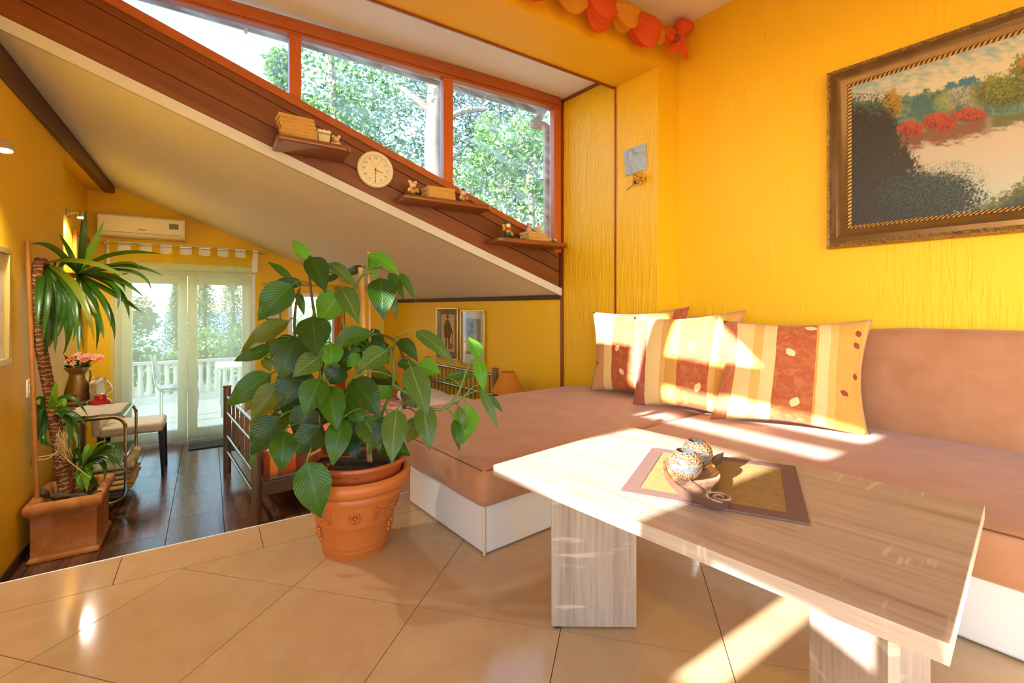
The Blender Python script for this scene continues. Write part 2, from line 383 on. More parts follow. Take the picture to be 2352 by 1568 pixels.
# ceiling edge strip below the boards
struct(band(((0, 66), (1288, 678)), WBOT, -420, 1290, WB-.015, .03).build('trim_3', 'plaster_edge'), 'white plaster edge under the brown boards')
wf = thing('window_1', 'slanting clerestory window in orange-brown wood with three panes', None, onb(900, 400, WB)); struct(wf)
GL = ((281, 0), (1278, 556)); GT = ((402, 0), (1273, 247)); FT = ((510, 2), (1283, 226))
band(RAILB, GL, -300, 1290, WB-.03, .09, 0, 0).build('bottom_rail', 'frame_wood', wf, bevel=.004)
band(GT, FT, -300, 1290, WB-.03, .09).build('top_rail', 'frame_wood', wf, bevel=.004)
band(((402, -8), (1273, 237)), ((510, -6), (1283, 218)), -300, 1288, WB-.045, .016).build('bead', 'frame_wood', wf, bevel=.003)
def vert(x0, x1, top, bot, name):
    p = [onb(x0, wl_line(*top, x0)[1], WB-.02), onb(x1, wl_line(*top, x1)[1], WB-.02), onb(x1, wl_line(*bot, x1)[1], WB-.02), onb(x0, wl_line(*bot, x0)[1], WB-.02)]
    MB().prism(p, UB*.07).build(name, 'trim_frame', wf, bevel=.003)
wood('trim_frame', srgb(186, 92, 40), srgb(200, 108, 52), UZ, .35, .8, .05)
for x0, x1 in ((665, 692), (1019, 1041)): vert(x0, x1, GT, GL, 'mullion')
vert(1273, 1289, FT, ((0, 0), (1290, 580)) if False else ((1000, 580), (1290, 580)), 'stile')
for x0, x1 in ((150, 668), (689, 1022), (1038, 1276)):
    p = [onb(x0, wl_line(*GT, x0)[1]-4, WB+.02), onb(x1, wl_line(*GT, x1)[1]-4, WB+.02), onb(x1, wl_line(*GL, x1)[1]+4, WB+.02), onb(x0, wl_line(*GL, x0)[1]+4, WB+.02)]
    if x0 < 300: p = [onb(281, -60, WB+.02), onb(x1, wl_line(*GT, x1)[1]-4, WB+.02), onb(x1, wl_line(*GL, x1)[1]+4, WB+.02), onb(200, wl_line(*GL, 200)[1]+4, WB+.02), onb(200, -80, WB+.02)]
    MB().prism(p, UB*.005).build('pane', 'dusty_glass', wf)
# white soffit above the window, yellow header in front of it
zt_w = 1.05+1.77*1.1; zy = 1.05+1.672*1.1; HBF = 2.347; HBB = 2.76
struct(MB().bc(HBB-.1, WB+.10, -1.8, 3.2, zt_w, zt_w+.12).build('ceiling_soffit', 'soffit_paint'), 'white soffit above the clerestory window')
struct(MB().bc(HBF, HBB, -1.8, 3.6, zy, CE+.1).build('wall_header', 'yellow_wall'), 'yellow header beam over the window recess')
struct(MB().bc(HBB-.004, HBB+.012, -1.8, cof(Vector((.848, 3.852, 0))), zy-.012, zy+.016).build('trim_4', 'trim_wood'), 'thin brown strip along the back of the yellow header')
# pier and recess side
pr = MB(); wallseg(pr, P_WC, P_HC, LF, CE+.1, .3, UN)
struct(pr.build('wall_recess', 'yellow_textured'), 'yellow wall of the window recess with vertical brush strokes')
wallseg(MB(), P_HC+UN*.001, P_RC+UC*.3, -.1, CE+.1, .2, UA).build('wall_pier', 'yellow_wall')
struct(bpy.data.objects['wall_pier'], 'narrow yellow pier beside the window recess')
pm_ = onn(1414, 500, 3.073); 
struct(MB().obox(Vector((pm_.x, pm_.y, .2))-UA*.008-UN*.007, UA*.016, UN*.01, UZ*(zy-.2)).build('trim_5', 'trim_wood'), 'thin vertical brown strip on the recess wall')
struct(MB().obox(Vector((P_WC.x, P_WC.y, .15))-UA*.03-UN*.012, UA*.035, UN*.02, UZ*(zt_w-.15)).build('trim_6', 'trim_wood'), 'brown upright at the right end of the clerestory window')
tr7 = MB().obox(Vector((P_WC.x, P_WC.y, zt_w-.028))-UA*.62-UN*.012, UA*.6, UN*.014, UZ*.03); struct(tr7.build('trim_7', 'trim_wood'), 'brown strip under the white soffit on the recess wall')
# living-room shell behind and beside the camera
rw = MB(); wallseg(rw, P_RC, P_RC-UA*7.5, -.1, CE+.1, .2, UN); struct(rw.build('wall_right_living', 'yellow_patchy'), 'yellow right wall behind the sofa')
struct(MB().prism([BC(-2.7, -1.8, CE), BC(HBB, -1.8, CE), AN(2.6, 3.6, CE), AN(-5, 3.6, CE)], (0, 0, .15)).build('ceiling', 'white_paint'), 'white ceiling of the living room')
lw_ = MB()  # unseen side wall, holes made up to shape sun patches and bounce light
for b0, b1, z0, z1 in ((-2.6, -2.3, -.1, CE), (-2.3, .16, 2.35, CE), (-2.3, .16, -.1, .02), (-.95, -.85, 0, 2.4), (.16, .32, -.1, CE), (.32, .52, -.1, 1.43), (.32, .52, 1.60, CE), (.52, .70, -.1, CE),
                       (.70, .80, -.1, 1.10), (.70, .84, 1.88, CE), (.80, 1.28, -.1, 1.50), (.84, 1.25, 1.89, 1.945), (.84, 1.25, 2.28, CE), (1.25, 1.28, 1.89, 1.945), (1.25, 1.93, 2.28, 2.42), (1.28, 1.90, -.1, 1.945), (1.90, 1.93, -.1, 2.36),
                       (1.93, 2.10, -.1, CE), (2.10, 2.32, -.1, 2.20), (2.10, 2.90, 2.85, CE), (2.32, 2.90, -.1, 2.50), (.84, 1.9, 2.09, 2.115)):
    lw_.bc(b0, b1, -1.8, -1.6, z0, z1)
lw_.prism([BC(1.25, -1.8, 2.44), BC(1.71, -1.8, 2.85), BC(1.93, -1.8, 2.85), BC(1.93, -1.8, CE), BC(1.25, -1.8, CE)], UC*.2)
struct(lw_.build('wall_side_living', 'yellow_wall'), 'yellow side wall of the living room with openings cut to shape the sun patches')
rr = MB()  # unseen rear wall, wide openings added so the sky fills the room
for c0, c1, z0, z1 in ((-1.8, -1.3, -.1, CE), (-1.3, 4.2, -.1, .25), (-1.3, 4.2, 2.75, CE), (1.4, 1.55, .2, 2.8), (4.2, 6.2, -.1, CE)): rr.bc(-2.7, -2.5, c0, c1, z0, z1)
struct(rr.build('wall_rear_living', 'yellow_wall'), 'yellow rear wall of the living room with wide openings added for sky light')
# ================================================================ french door
dr = thing('door_1', 'white two-leaf glazed door to the terrace', None, BC(BB, (dc0+dc1)/2, LF)); struct(dr)
zb0 = LF; fw = .055
MB().bc(BB+.02, BB+.12, dc0, dc0+fw, zb0, dtop).build('jamb', 'pvc_white', dr, bevel=.004)
MB().bc(BB+.02, BB+.12, dc1-fw, dc1, zb0, dtop).build('jamb', 'pvc_white', dr, bevel=.004)
MB().bc(BB+.02, BB+.12, dc0+fw, dc1-fw, dtop-fw, dtop).build('head', 'pvc_white', dr, bevel=.004)
dm = cof(onb(431, 800, BB)); sw = .095
for l0, l1 in ((dc0+fw, dm), (dm, dc1-fw)):
    fr = MB()
    fr.bc(BB, BB+.07, l0+.003, l0+sw, zb0+.02, dtop-fw); fr.bc(BB, BB+.07, l1-sw, l1-.003, zb0+.02, dtop-fw)
    fr.bc(BB, BB+.07, l0+sw, l1-sw, zb0+.02, zb0+.13); fr.bc(BB, BB+.07, l0+sw, l1-sw, dtop-fw-.1, dtop-fw)
    leaf = fr.build('door_leaf', 'pvc_white', dr, bevel=.003)
    MB().bc(BB+.03, BB+.036, l0+sw-.005, l1-sw+.005, zb0+.125, dtop-fw-.095).build('pane', 'clear_glass', leaf)
    if l1 > dm+.1:
        hp = BC(BB-.005, l0+.05, 1.05-70*5.1/1067); hd = MB().tube([hp, hp-UB*.05, hp-UB*.055+UC*.1], .008, 8); hd.build('handle', 'pvc_white', leaf, smooth=True)
struct(MB().bc(BB-.10, BB+.0, cof(onb(248, 600, BB)), cof(onb(591, 600, BB)), dtop, onb(430, 566, BB).z).build('trim_8', 'pvc_white', bevel=.006), 'white roller shutter box above the glazed door')
# small window in the end wall
w2 = thing('window_2', 'small white window in the end wall behind the leafy plant', None, BC(BB, (wc0+wc1)/2, wz0)); struct(w2)
for a in ((wc0, wc0+.05, wz0, wz1), (wc1-.05, wc1, wz0, wz1), (wc0+.05, wc1-.05, wz0, wz0+.05), (wc0+.05, wc1-.05, wz1-.05, wz1)): MB().bc(BB+.02, BB+.09, *a).build('frame', 'pvc_white', w2, bevel=.003)
MB().bc(BB+.05, BB+.055, wc0+.04, wc1-.04, wz0+.04, wz1-.04).build('pane', 'clear_glass', w2)
# ================================================================ sofa
t = NT('suede'); v = t.co()
f = t.noise(v, 7, 5, .6, .6); f2 = t.noise(v, 220, 2)
c = t.ramp(f, [(.25, srgb(164, 112, 76)), (.75, srgb(182, 132, 98))]); 
t.end(t.pbr(t.mix(t.math('MULTIPLY', f2, .25), c, srgb(120, 76, 48)), .62, 0, t.bump(t.math('ADD', f2, t.math('MULTIPLY', t.noise(v, 5, 2), 6.)), .10, .004), .35, 0, .25))
plain('base_cloth', (.68, .66, .64), .75, nz=.04, ns=5, bp=.08)
plain('piping', srgb(214, 186, 146), .7)
plain('seam', srgb(104, 66, 42), .8)
A0, A1, A2 = 1.595, 2.32, 2.86; NL, NM, NB = 1.13, 2.02, 3.05
ST = .395
sofa = thing('corner_sofa', 'large brown suede corner sofa on a white cloth-covered base', 'sofa', AN(A0, NL, 0))
MB().prism([AN(A0+.02, NL+.015, .004), AN(A0+.02, NM+.02, .004), AN(-2.0, NM+.02, .004), AN(-2.0, 3.27, .004), AN(1.6, 3.27, .004), AN(1.9, 3.0, .004), AN(A1, 3.0, .004), AN(A1, NL+.015, .004)], (0, 0, .232)).build('base', 'base_cloth', sofa, bevel=.012)
MB().tube([AN(A0+.018, NL+.013, .006), AN(A0+.018, NL+.013, .236)], .006, 8).build('corner_piping', 'piping', sofa, smooth=True)
rs = [AN(A1+.01, NL+.2, 0), AN(A1+.01, 3.0, 0), AN(A2-.02, 3.0, 0), AN(A2-.02, NL+.2, 0)]
rlo = clip([(p.x, p.y) for p in rs], (BC(EB+.008, 0, 0).x, BC(EB+.008, 0, 0).y), (-bx, -by))     # below floor level only past the step
rsm = MB().prism([p+UZ*.003 for p in rs], UZ*.233); rsm.prism([(p[0], p[1], LF) for p in rlo], UZ*(.003-LF)); rsm.build('rear_support', 'suede', sofa)
def soft_box(a0, a1, n0, n1, z0, z1, r, crown=.015, nn=(26, 20)):
    # rounded upholstered block: a subdivided box pushed onto a rounded box, with a crowned top
    m = MB(); na, nb = nn; nz_ = 5
    ca, cn, cz = (a0+a1)/2, (n0+n1)/2, (z0+z1)/2; ha, hn, hz = (a1-a0)/2, (n1-n0)/2, (z1-z0)/2
    def pt(x, y, z):   # -1..1 box surface
        p = Vector((x*ha, y*hn, z*hz)); q = Vector((max(-ha+r, min(ha-r, p.x)), max(-hn+r, min(hn-r, p.y)), max(-hz+r, min(hz-r, p.z))))
        dlt = p-q
        if dlt.length > 1e-6: p = q+dlt.normalized()*r
        if z > .5: p.z += crown*(1-abs(x)**4)*(1-abs(y)**4)
        s_ = .006*mnoise.noise(Vector((p.x*3, p.y*3, p.z*4+a0)))
        p += Vector((s_*.5, s_*.5, s_))
        return AN(ca+p.x, cn+p.y, cz+p.z)
    def e(u, k=2.2): u = 2*u-1; return math.copysign(1-(1-abs(u))**k, u) 
    for zz in (-1, 1): m.grid(lambda u, v: pt(e(u), e(v)*(-zz if False else 1), zz), na, nb)
    for s_ in (-1, 1):
        m.grid(lambda u, v: pt(e(u), s_, e(v)), na, nz_+3); m.grid(lambda u, v: pt(s_, e(u), e(v)), nb, nz_+3)
    return m
def sealed(m, name, mat, parent, **kw):
    o = m.build(name, mat, parent, smooth=2, **kw); b = bmesh.new(); b.from_mesh(o.data); bmesh.ops.remove_doubles(b, verts=b.verts, dist=.0008); bmesh.ops.recalc_face_normals(b, faces=b.faces); b.to_mesh(o.data); b.free()
    for p in o.data.polygons: p.use_smooth = True
    return o
sealed(soft_box(A0-.03, A2, NL-.03, NB, .215, ST-.004, .045), 'chaise_cushion', 'suede', sofa)
sealed(soft_box(-2.0, A0-.035, NM-.03, 3.2, .215, ST, .045), 'seat_cushion', 'suede', sofa)
# piped seams along the top edges
MB().tube([AN(A0-.018, NL+.0, ST-.018), AN(A0-.018, 2.0, ST-.014)], .0028, 6).build('seam', 'seam', sofa)
MB().tube([AN(A0-.01, NL-.018, ST-.018), AN(A2-.05, NL-.018, ST-.018)], .0028, 6).build('seam', 'seam', sofa)
MB().tube([AN(-1.9, NM-.018, ST-.012), AN(A0-.1, NM-.018, ST-.012)], .0028, 6).build('seam', 'seam', sofa)
def back_pt(u, v):
    return None
bk = MB(); prof = [(3.10, ST-.02), (3.11, .50), (3.13, .66), (3.155, .82), (3.172, .90), (3.19, .935), (3.22, .95), (3.26, .945), (3.288, .92), (3.295, .86), (3.295, ST-.02)]
a0b, a1b = -2.0, .86; vs = []
for i in range(13):
    a = a0b+(a1b-a0b)*i/12; ins = .018 if i in (0, 12) else 0
    for n_, z_ in prof: vs.append(AN(a, n_+ins*.5, z_-(ins if z_ > .6 else 0)))
m_ = len(prof); bk.add(vs, [(i*m_+k, i*m_+(k+1) % m_, (i+1)*m_+(k+1) % m_, (i+1)*m_+k) for i in range(12) for k in range(m_)]+[tuple(range(m_)), tuple(range(12*m_+m_-1, 12*m_-1, -1))])
bk.build('backrest', 'suede', sofa, smooth=True)
# ================================================================ coffee table
HT = .55
TC = [onz(1133, 1067, HT), onz(2182, 1480, HT), onz(2258, 1160, HT), onz(1440, 978, HT)]   # near-left, near-right, far-right, far-left
TU = (TC[1]-TC[0]); TL = TU.length; TU.normalize(); TV = Vector((-TU.y, TU.x, 0)); TW = (TC[3]-TC[0]).dot(TV)
def TP_(u, v, z): return TC[0]*1+TU*u+TV*v+UZ*(z-HT)
def oak(name, u):
    t = NT(name); v = UZ.cross(u) if abs(u.z) < .9 else Vector((TU.x, TU.y, 0)); wv = u.cross(v)
    co = t.frame(u, v, wv, (.05, 1, 1)); co2 = t.frame(u, v, wv, (1, .14, .14))
    f1 = t.noise(co, 10, 5, .6, .8); f2 = t.noise(co, 70, 4, .7, .3)
    f = t.math('ADD', t.math('MULTIPLY', f1, .6), t.math('MULTIPLY', f2, .4))
    c = t.ramp(f, [(.34, srgb(138, 118, 103)), (.5, srgb(168, 150, 135)), (.66, srgb(182, 168, 155))])
    sm = t.math('MULTIPLY', t.ramp(t.noise(co2, 45, 2), [(.58, (0, 0, 0)), (.66, (1, 1, 1))]), t.ramp(t.noise(t.co(), 5, 2), [(.5, (0, 0, 0)), (.62, (1, 1, 1))]))
    c = t.mix(t.math('MULTIPLY', sm, .4), c, srgb(232, 216, 196))
    t.end(t.pbr(c, .42, 0, t.bump(f2, .08, .002), .45))
oak('oak_top', TU); oak('oak_leg', UZ)
plain('oak_edge', srgb(206, 184, 152), .5, nz=.08, ns=60)
tab = thing('coffee_table', 'pale oak coffee table with two V-shaped plank legs', 'table', TP_(TL/2, TW/2, 0))
MB().obox(TP_(0, 0, HT-.034), TU*TL, TV*TW, UZ*.034).build('tabletop', 'oak_top', tab, bevel=.0015)
apx, out = .288, .10
def legs(ua, uo):
    for v1 in (.165, TW-.165):
        p, q = TP_(ua, TW/2, 0), TP_(uo, v1, 0); d_ = (q-p).normalized(); s_ = Vector((-d_.y, d_.x, 0))
        if (TP_(TL/2, TW/2, 0)-p).dot(s_) > 0: s_ = -s_
        off = .012 if v1 < TW/2 else 0.0
        MB().obox(p+UZ*.006+d_*(0.0 if v1 < TW/2 else .02), (q-p)-d_*(0 if v1 < TW/2 else .02), s_*.022, UZ*(HT-.034-.006)).build('leg_board', 'oak_leg', tab, bevel=.001)
        MB().lathe([(.012, 0), (.012, .006)], p.lerp(q, .93)+s_*.011, 12).build('foot', 'black_plastic', tab)
plain('black_plastic', (.02, .02, .02), .5)
legs(apx, out); legs(TL-apx, TL-out)
# ================================================================ placemat
t = NT('jute'); co = t.frame(TU, TV, UZ, (1, 1, 1)); wv = t.n('TexWave', wave_type='BANDS', bands_direction='X'); wv.inputs['Scale'].default_value = 75; t.l(co, wv.inputs['Vector']); wv2 = t.n('TexWave', wave_type='BANDS', bands_direction='Y'); wv2.inputs['Scale'].default_value = 90; t.l(co, wv2.inputs['Vector'])
h = t.math('MULTIPLY', wv.outputs['Fac'], wv2.outputs['Fac'])
t.end(t.pbr(t.mix(t.math('ADD', h, t.math('MULTIPLY', t.noise(co, 60, 3), .4), True), srgb(110, 80, 40), srgb(204, 172, 112)), .85, 0, t.bump(h, .6, .003), .2))
plain('mat_border', srgb(112, 84, 76), .85, nz=.08, ns=60, bp=.1)
mz = HT+.0005; MC = [onz(1424, 1130, mz), onz(1862, 1207, mz), onz(1827, 1073, mz), onz(1498, 1030, mz)]
mat_ = thing('placemat', 'square jute placemat with a brown fabric border on the table', 'placemat', (MC[0]+MC[2])/2)
mc = (MC[0]+MC[2])/2; IN = [mc+(p-mc)*.80 for p in MC]
for i in range(4): MB().prism([MC[i], MC[(i+1) % 4], IN[(i+1) % 4], IN[i]], UZ*.005).build('border', 'mat_border', mat_, bevel=.0012)
MB().prism([p+UZ*.0002 for p in [mc+(q-mc)*.805 for q in MC]], UZ*.0038).build('weave', 'jute', mat_)
# ================================================================ tray
t = NT('tray_wood'); f = t.noise(t.frame(TU, TV, UZ, (1, .3, 1)), 40, 5, .6, 1.5); t.end(t.pbr(t.ramp(f, [(.35, srgb(140, 104, 80)), (.65, srgb(190, 158, 130))]), .18, 0, t.bump(f, .2, .002), .6, .5))
plain('tray_side', srgb(92, 66, 58), .5, nz=.15, ns=30)
tz = HT+.008; HTY = .023
def zp(x, y, z): return onz(1400+x*.2126, 980+y*.2126, z)
ol = [(572, 400), (590, 350), (640, 315), (720, 296), (820, 300), (920, 320), (1010, 345), (1080, 352), (1112, 330), (1160, 296), (1236, 272), (1232, 292), (1170, 318), (1130, 352), (1120, 390), (1150, 440), (1186, 490), (1198, 535), (1180, 585), (1130, 630), (1098, 670), (1092, 712), (1140, 708), (1210, 712), (1270, 735), (1300, 770), (1300, 795), (1260, 800), (1190, 800), (1110, 790), (1010, 758), (900, 720), (800, 672), (710, 610), (640, 540), (590, 470)]
OLT = [zp(x, y, tz+HTY) for x, y in ol]; ctr = zp(880, 500, tz+HTY)
tr = MB(); n_ = len(OLT)
inn = [ctr+(p-ctr)*.88 for p in OLT]
low = [p-UZ*HTY+(ctr-p)*.06 for p in OLT]; low = [Vector((p.x, p.y, tz-.002)) for p in low]
tr.add(OLT+[p-UZ*.007 for p in inn]+low, [(i, (i+1) % n_, n_+(i+1) % n_, n_+i) for i in range(n_)]+[((i+1) % n_, i, 2*n_+i, 2*n_+(i+1) % n_) for i in range(n_)]+[tuple(range(n_, 2*n_)), tuple(range(3*n_-1, 2*n_-1, -1))])
ty = thing('leaf_tray', 'glossy wooden tray shaped like a curled leaf on the placemat', 'tray', Vector((ctr.x, ctr.y, tz)))
o_ = tr.build('dish', ['tray_wood', 'tray_side'], ty, smooth=True)
for p in o_.data.polygons:
    if abs(p.normal.z) < .6: p.material_index = 1
sp = zp(1195, 757, tz+HTY); MB().tube([sp+(TU*math.cos(a)*1.0+TV*math.sin(a)*.9)*(.006+.0042*a/1.6) for a in [i*.35 for i in range(0, 34)]]+[], .0028, 6).build('scroll', 'tray_wood', ty, smooth=True)
MB().tube([zp(620, 400, tz+HTY-.004), zp(840, 560, tz+HTY-.004), zp(1040, 700, tz+HTY-.004)], .002, 6).build('rib', 'tray_side', ty)
# ================================================================ candle holders
t = NT('crackle'); sx = t.n('SeparateXYZ'); t.l(t.co(), sx.inputs[0]); bz = sx.outputs[2]
vo = t.n('TexVoronoi', feature='DISTANCE_TO_EDGE'); vo.inputs['Scale'].default_value = 150; t.l(t.co(), vo.inputs['Vector'])
cr = t.ramp(vo.outputs['Distance'], [(.04, srgb(60, 42, 30)), (.16, srgb(168, 122, 88))])
v2 = t.n('TexVoronoi'); v2.inputs['Scale'].default_value = 190; t.l(t.frame(None, None, None, (1, 1, .8)), v2.inputs['Vector'])
sv = t.ramp(t.n('SeparateColor').outputs[0] if False else t.math('FRACT', t.math('MULTIPLY', v2.outputs['Distance'], 3.)), [(.2, srgb(60, 64, 70)), (.5, srgb(130, 132, 134)), (.8, srgb(176, 176, 172))])
inb = t.math('MULTIPLY', t.math('GREATER_THAN', bz, .024), t.math('LESS_THAN', bz, .046))
t.end(t.pbr(t.mix(inb, cr, sv), .2, t.math('MULTIPLY', inb, .5), t.bump(vo.outputs['Distance'], .2, .002), .6, .4))
plain('cup_inside', srgb(70, 84, 92), .3)
for k, (x, y, lab) in enumerate(((1575, 1097, 'round crackle-glazed candle holder on the broad end of the tray'), (1601, 1070, 'round crackle-glazed candle holder on the tray beside the curled stalk'))):
    p = onz(x, y, tz+HTY-.006); r = .045
    g = thing('candle_holder', lab, 'candle holder', p, 'candle holders on the leaf tray')
    MB().lathe([(.018, 0), (.026, .003)]+[(r*math.sin(a), .041-.041*math.cos(a)/.93) for a in [.75+i*.18 for i in range(1, 11)]]+[(.0285, .0735), (.0262, .0725)], p, 36, cap=False).build('body', 'crackle', g, smooth=True)
    MB().lathe([(.0262, .0725), (.030, .055), (.028, .035), (.0, .03)], p, 28, cap=False).build('hollow', 'cup_inside', g, smooth=True)
# ================================================================ scatter cushions
def cushion_mat(name, cols, leaves, seed):
    t = NT(name); uvn = t.n('UVMap'); s = t.n('SeparateXYZ'); t.l(uvn.outputs[0], s.inputs[0]); u, v = s.outputs[0], s.outputs[1]
    nzv = t.n('VectorMath', operation='MULTIPLY'); t.l(uvn.outputs[0], nzv.inputs[0]); nzv.inputs[1].default_value = (1, .35, 1)
    wob = t.math('ADD', u, t.math('MULTIPLY', t.math('SUBTRACT', t.noise(uvn.outputs[0], 6, 2), .5), .012))
    c = t.ramp(wob, [(p, srgb(*q)) for p, q in cols], 'CONSTANT')
    mott = t.noise(uvn.outputs[0], 14, 5, .7, 1.2)
    c = t.mix(t.math('MULTIPLY', t.ramp(mott, [(.45, (0, 0, 0)), (.62, (1, 1, 1))]), .22), c, srgb(232, 178, 100))
    c = t.mix(t.math('MULTIPLY', t.noise(nzv.outputs[0], 90, 3), .35), c, t.mix(1., c, (.72, .66, .6), 'MULTIPLY'))
    for (lx, ly, sz, ang, dark) in leaves:
        mp = t.n('Mapping'); mp.vector_type = 'TEXTURE'; mp.inputs['Location'].default_value = (lx, ly, 0); mp.inputs['Rotation'].default_value = (0, 0, ang); mp.inputs['Scale'].default_value = (sz*.62, sz, 1)
        t.l(uvn.outputs[0], mp.inputs[0]); ss = t.n('SeparateXYZ'); t.l(mp.outputs[0], ss.inputs[0])
        # pointed oval: |x| + y^2 < 1
        q = t.math('ADD', t.math('ABSOLUTE', ss.outputs[0]), t.math('MULTIPLY', t.math('ABSOLUTE', ss.outputs[1]), t.math('ABSOLUTE', ss.outputs[1])))
        c = t.mix(t.math('LESS_THAN', q, 1.0), c, srgb(148, 58, 34) if dark else srgb(236, 208, 150))
    return t.end(t.pbr(c, .7, 0, t.bump(t.math('ADD', t.noise(uvn.outputs[0], 260, 2), t.math('MULTIPLY', t.noise(uvn.outputs[0], 9, 3), 3.)), .14, .004), .3, 0, .2))
RU, YE, TA, OC, CR = (176, 86, 48), (226, 176, 96), (204, 146, 92), (212, 156, 70), (234, 202, 140)
cushion_mat('cushion_cloth_1', [(0, TA), (.19, CR), (.29, RU), (.55, YE), (.62, OC), (.88, RU)], [(.42, .25, .045, .5, 0), (.36, .52, .04, -.4, 0), (.09, .34, .03, .2, 1)], 1)
cushion_mat('cushion_cloth_2', [(0, (168, 84, 66)), (.15, CR), (.32, YE), (.375, OC), (.50, RU), (.80, YE), (.86, OC), (.95, TA)], [(.62, .62, .045, .6, 0), (.71, .22, .05, -.3, 0)], 2)
cushion_mat('cushion_cloth_3', [(0, (190, 104, 66)), (.11, CR), (.24, YE), (.31, CR), (.40, RU), (.66, OC), (.675, CR), (.75, YE), (.80, OC), (.97, YE)], [(.55, .21, .05, -.3, 0), (.50, .66, .045, .6, 0), (.62, .93, .045, 1.2, 0), (.93, .86, .035, .3, 1), (.93, .75, .035, .6, 1), (.86, .33, .035, .9, 1), (.94, .48, .03, .2, 1)], 3)
def cushion(name, lab, q, th, mat, seed):
    # q: four corners (bottom-left, bottom-right, top-right, top-left) in space
    bl, br, tr_, tl = [Vector(p) for p in q]; nrm = (br-bl).cross(tl-bl).normalized(); m = MB()
    def surf(side):
        def fn(u, v):
            x, y = 2*u-1, 2*v-1; pin = .055
            uu = u-pin*math.sin(math.pi*v)*x*abs(x)**2*1.0; vv = v-pin*math.sin(math.pi*u)*y*abs(y)**2
            p = bl*(1-uu)*(1-vv)+br*uu*(1-vv)+tr_*uu*vv+tl*(1-uu)*vv
            h = max(0., (1-abs(x)**2.4)*(1-abs(y)**2.4))**.55
            wr = .013*mnoise.noise(Vector((u*5+seed, v*2.4, seed)))+.010*mnoise.noise(Vector((u*11, v*4+seed*3, 2.)))*(abs(x)**2)
            return p+nrm*(side*(th*h*(1+.0)+wr*h))
        return fn
    m.grid(surf(1), 30, 30); m.grid(surf(-1), 30, 30)
    o = m.build(name, mat, None, smooth=2, uv=True)
    b = bmesh.new(); b.from_mesh(o.data); bmesh.ops.remove_doubles(b, verts=b.verts, dist=.0006); bmesh.ops.recalc_face_normals(b, faces=b.faces); b.to_mesh(o.data); b.free()
    return tag(o, lab, 'cushion', 'striped scatter cushions on the sofa')
def cq(pts, ns): return [onn(x, y, n) for (x, y), n in zip(pts, ns)]
cushion('scatter_cushion', 'striped scatter cushion in the sofa corner against the brush-stroked wall', cq([(1356, 898), (1560, 925), (1584, 704), (1362, 716)], (2.82, 2.92, 3.03, 2.98)), .075, 'cushion_cloth_1', 1.)
cushion('scatter_cushion', 'middle striped scatter cushion with a wide rust stripe and two cream leaves', cq([(1452, 934), (1672, 958), (1714, 711), (1456, 728)], (2.62, 2.765, 2.95, 2.84)), .078, 'cushion_cloth_2', 2.)
cushion('scatter_cushion', 'largest striped scatter cushion leaning on the brown backrest', cq([(1630, 963), (1996, 1005), (2004, 733), (1661, 736)], (2.60, 2.89, 3.06, 2.79)), .09, 'cushion_cloth_3', 3.)
# ================================================================ painting
plain('gilt_dark', srgb(104, 76, 38), .3, .45, nz=.4, ns=14, bp=.1)
t = NT('gilt_carved'); v = t.co(); f = t.noise(v, 55, 4, .6, 2.); t.end(t.pbr(t.ramp(f, [(.35, srgb(96, 70, 40)), (.6, srgb(190, 154, 100))]), .4, .4, t.bump(f, .8, .006)))
t = NT('rope_gold'); wv = t.n('TexWave', wave_type='BANDS', bands_direction='DIAGONAL'); wv.inputs['Scale'].default_value = 30; t.l(t.frame(UA, UN*.3, UZ), wv.inputs['Vector']); t.end(t.pbr(t.ramp(wv.outputs['Fac'], [(.3, srgb(90, 60, 26)), (.6, srgb(210, 166, 92))]), .35, .4, t.bump(wv.outputs['Fac'], .7, .004)))
PN = 3.300
pa = onn(1902, 172, PN); pb = onn(1905, 572, PN); ptop, pbot = pa.z, pb.z
s0 = pa.x*ax+pa.y*ay; s1 = s0-1.46          # runs toward the camera along the wall
pt_ = thing('painting', 'framed oil painting of a lake with autumn trees on the yellow wall', 'painting', AN((s0+s1)/2, PN, pbot))
def ring(o0, o1, d0, d1):   # mitred frame moulding between insets o0..o1, depth from the wall d0..d1
    m = MB(); A_ = lambda o, dd: [AN(s0-o, PN-dd, pbot+o), AN(s1+o, PN-dd, pbot+o), AN(s1+o, PN-dd, ptop-o), AN(s0-o, PN-dd, ptop-o)]
    rows = [A_(o, dd) for o, dd in ((o0, 0), (o0, d0), (o0+(o1-o0)*.35, max(d0, d1)+.004), (o0+(o1-o0)*.7, (d0+d1)/2), (o1, d1), (o1, 0))]
    vs = [p for r in rows for p in r]
    return m.add(vs, [(i*4+k, i*4+(k+1) % 4, (i+1)*4+(k+1) % 4, (i+1)*4+k) for i in range(5) for k in range(4)])
ring(0, .032, .022, .046).build('carved_edge', 'gilt_carved', pt_)
ring(.032, .105, .044, .022).build('moulding', 'gilt_dark', pt_, smooth=True)
ring(.105, .125, .026, .018).build('rope_edge', 'rope_gold', pt_)
def fb(x, y, s, o=0): return mnoise.fractal(Vector((x*s+o, y*s, o*1.7)), .7, 2., 5)
def ss(a, b, x): t_ = max(0., min(1., (x-a)/(b-a))); return t_*t_*(3-2*t_)
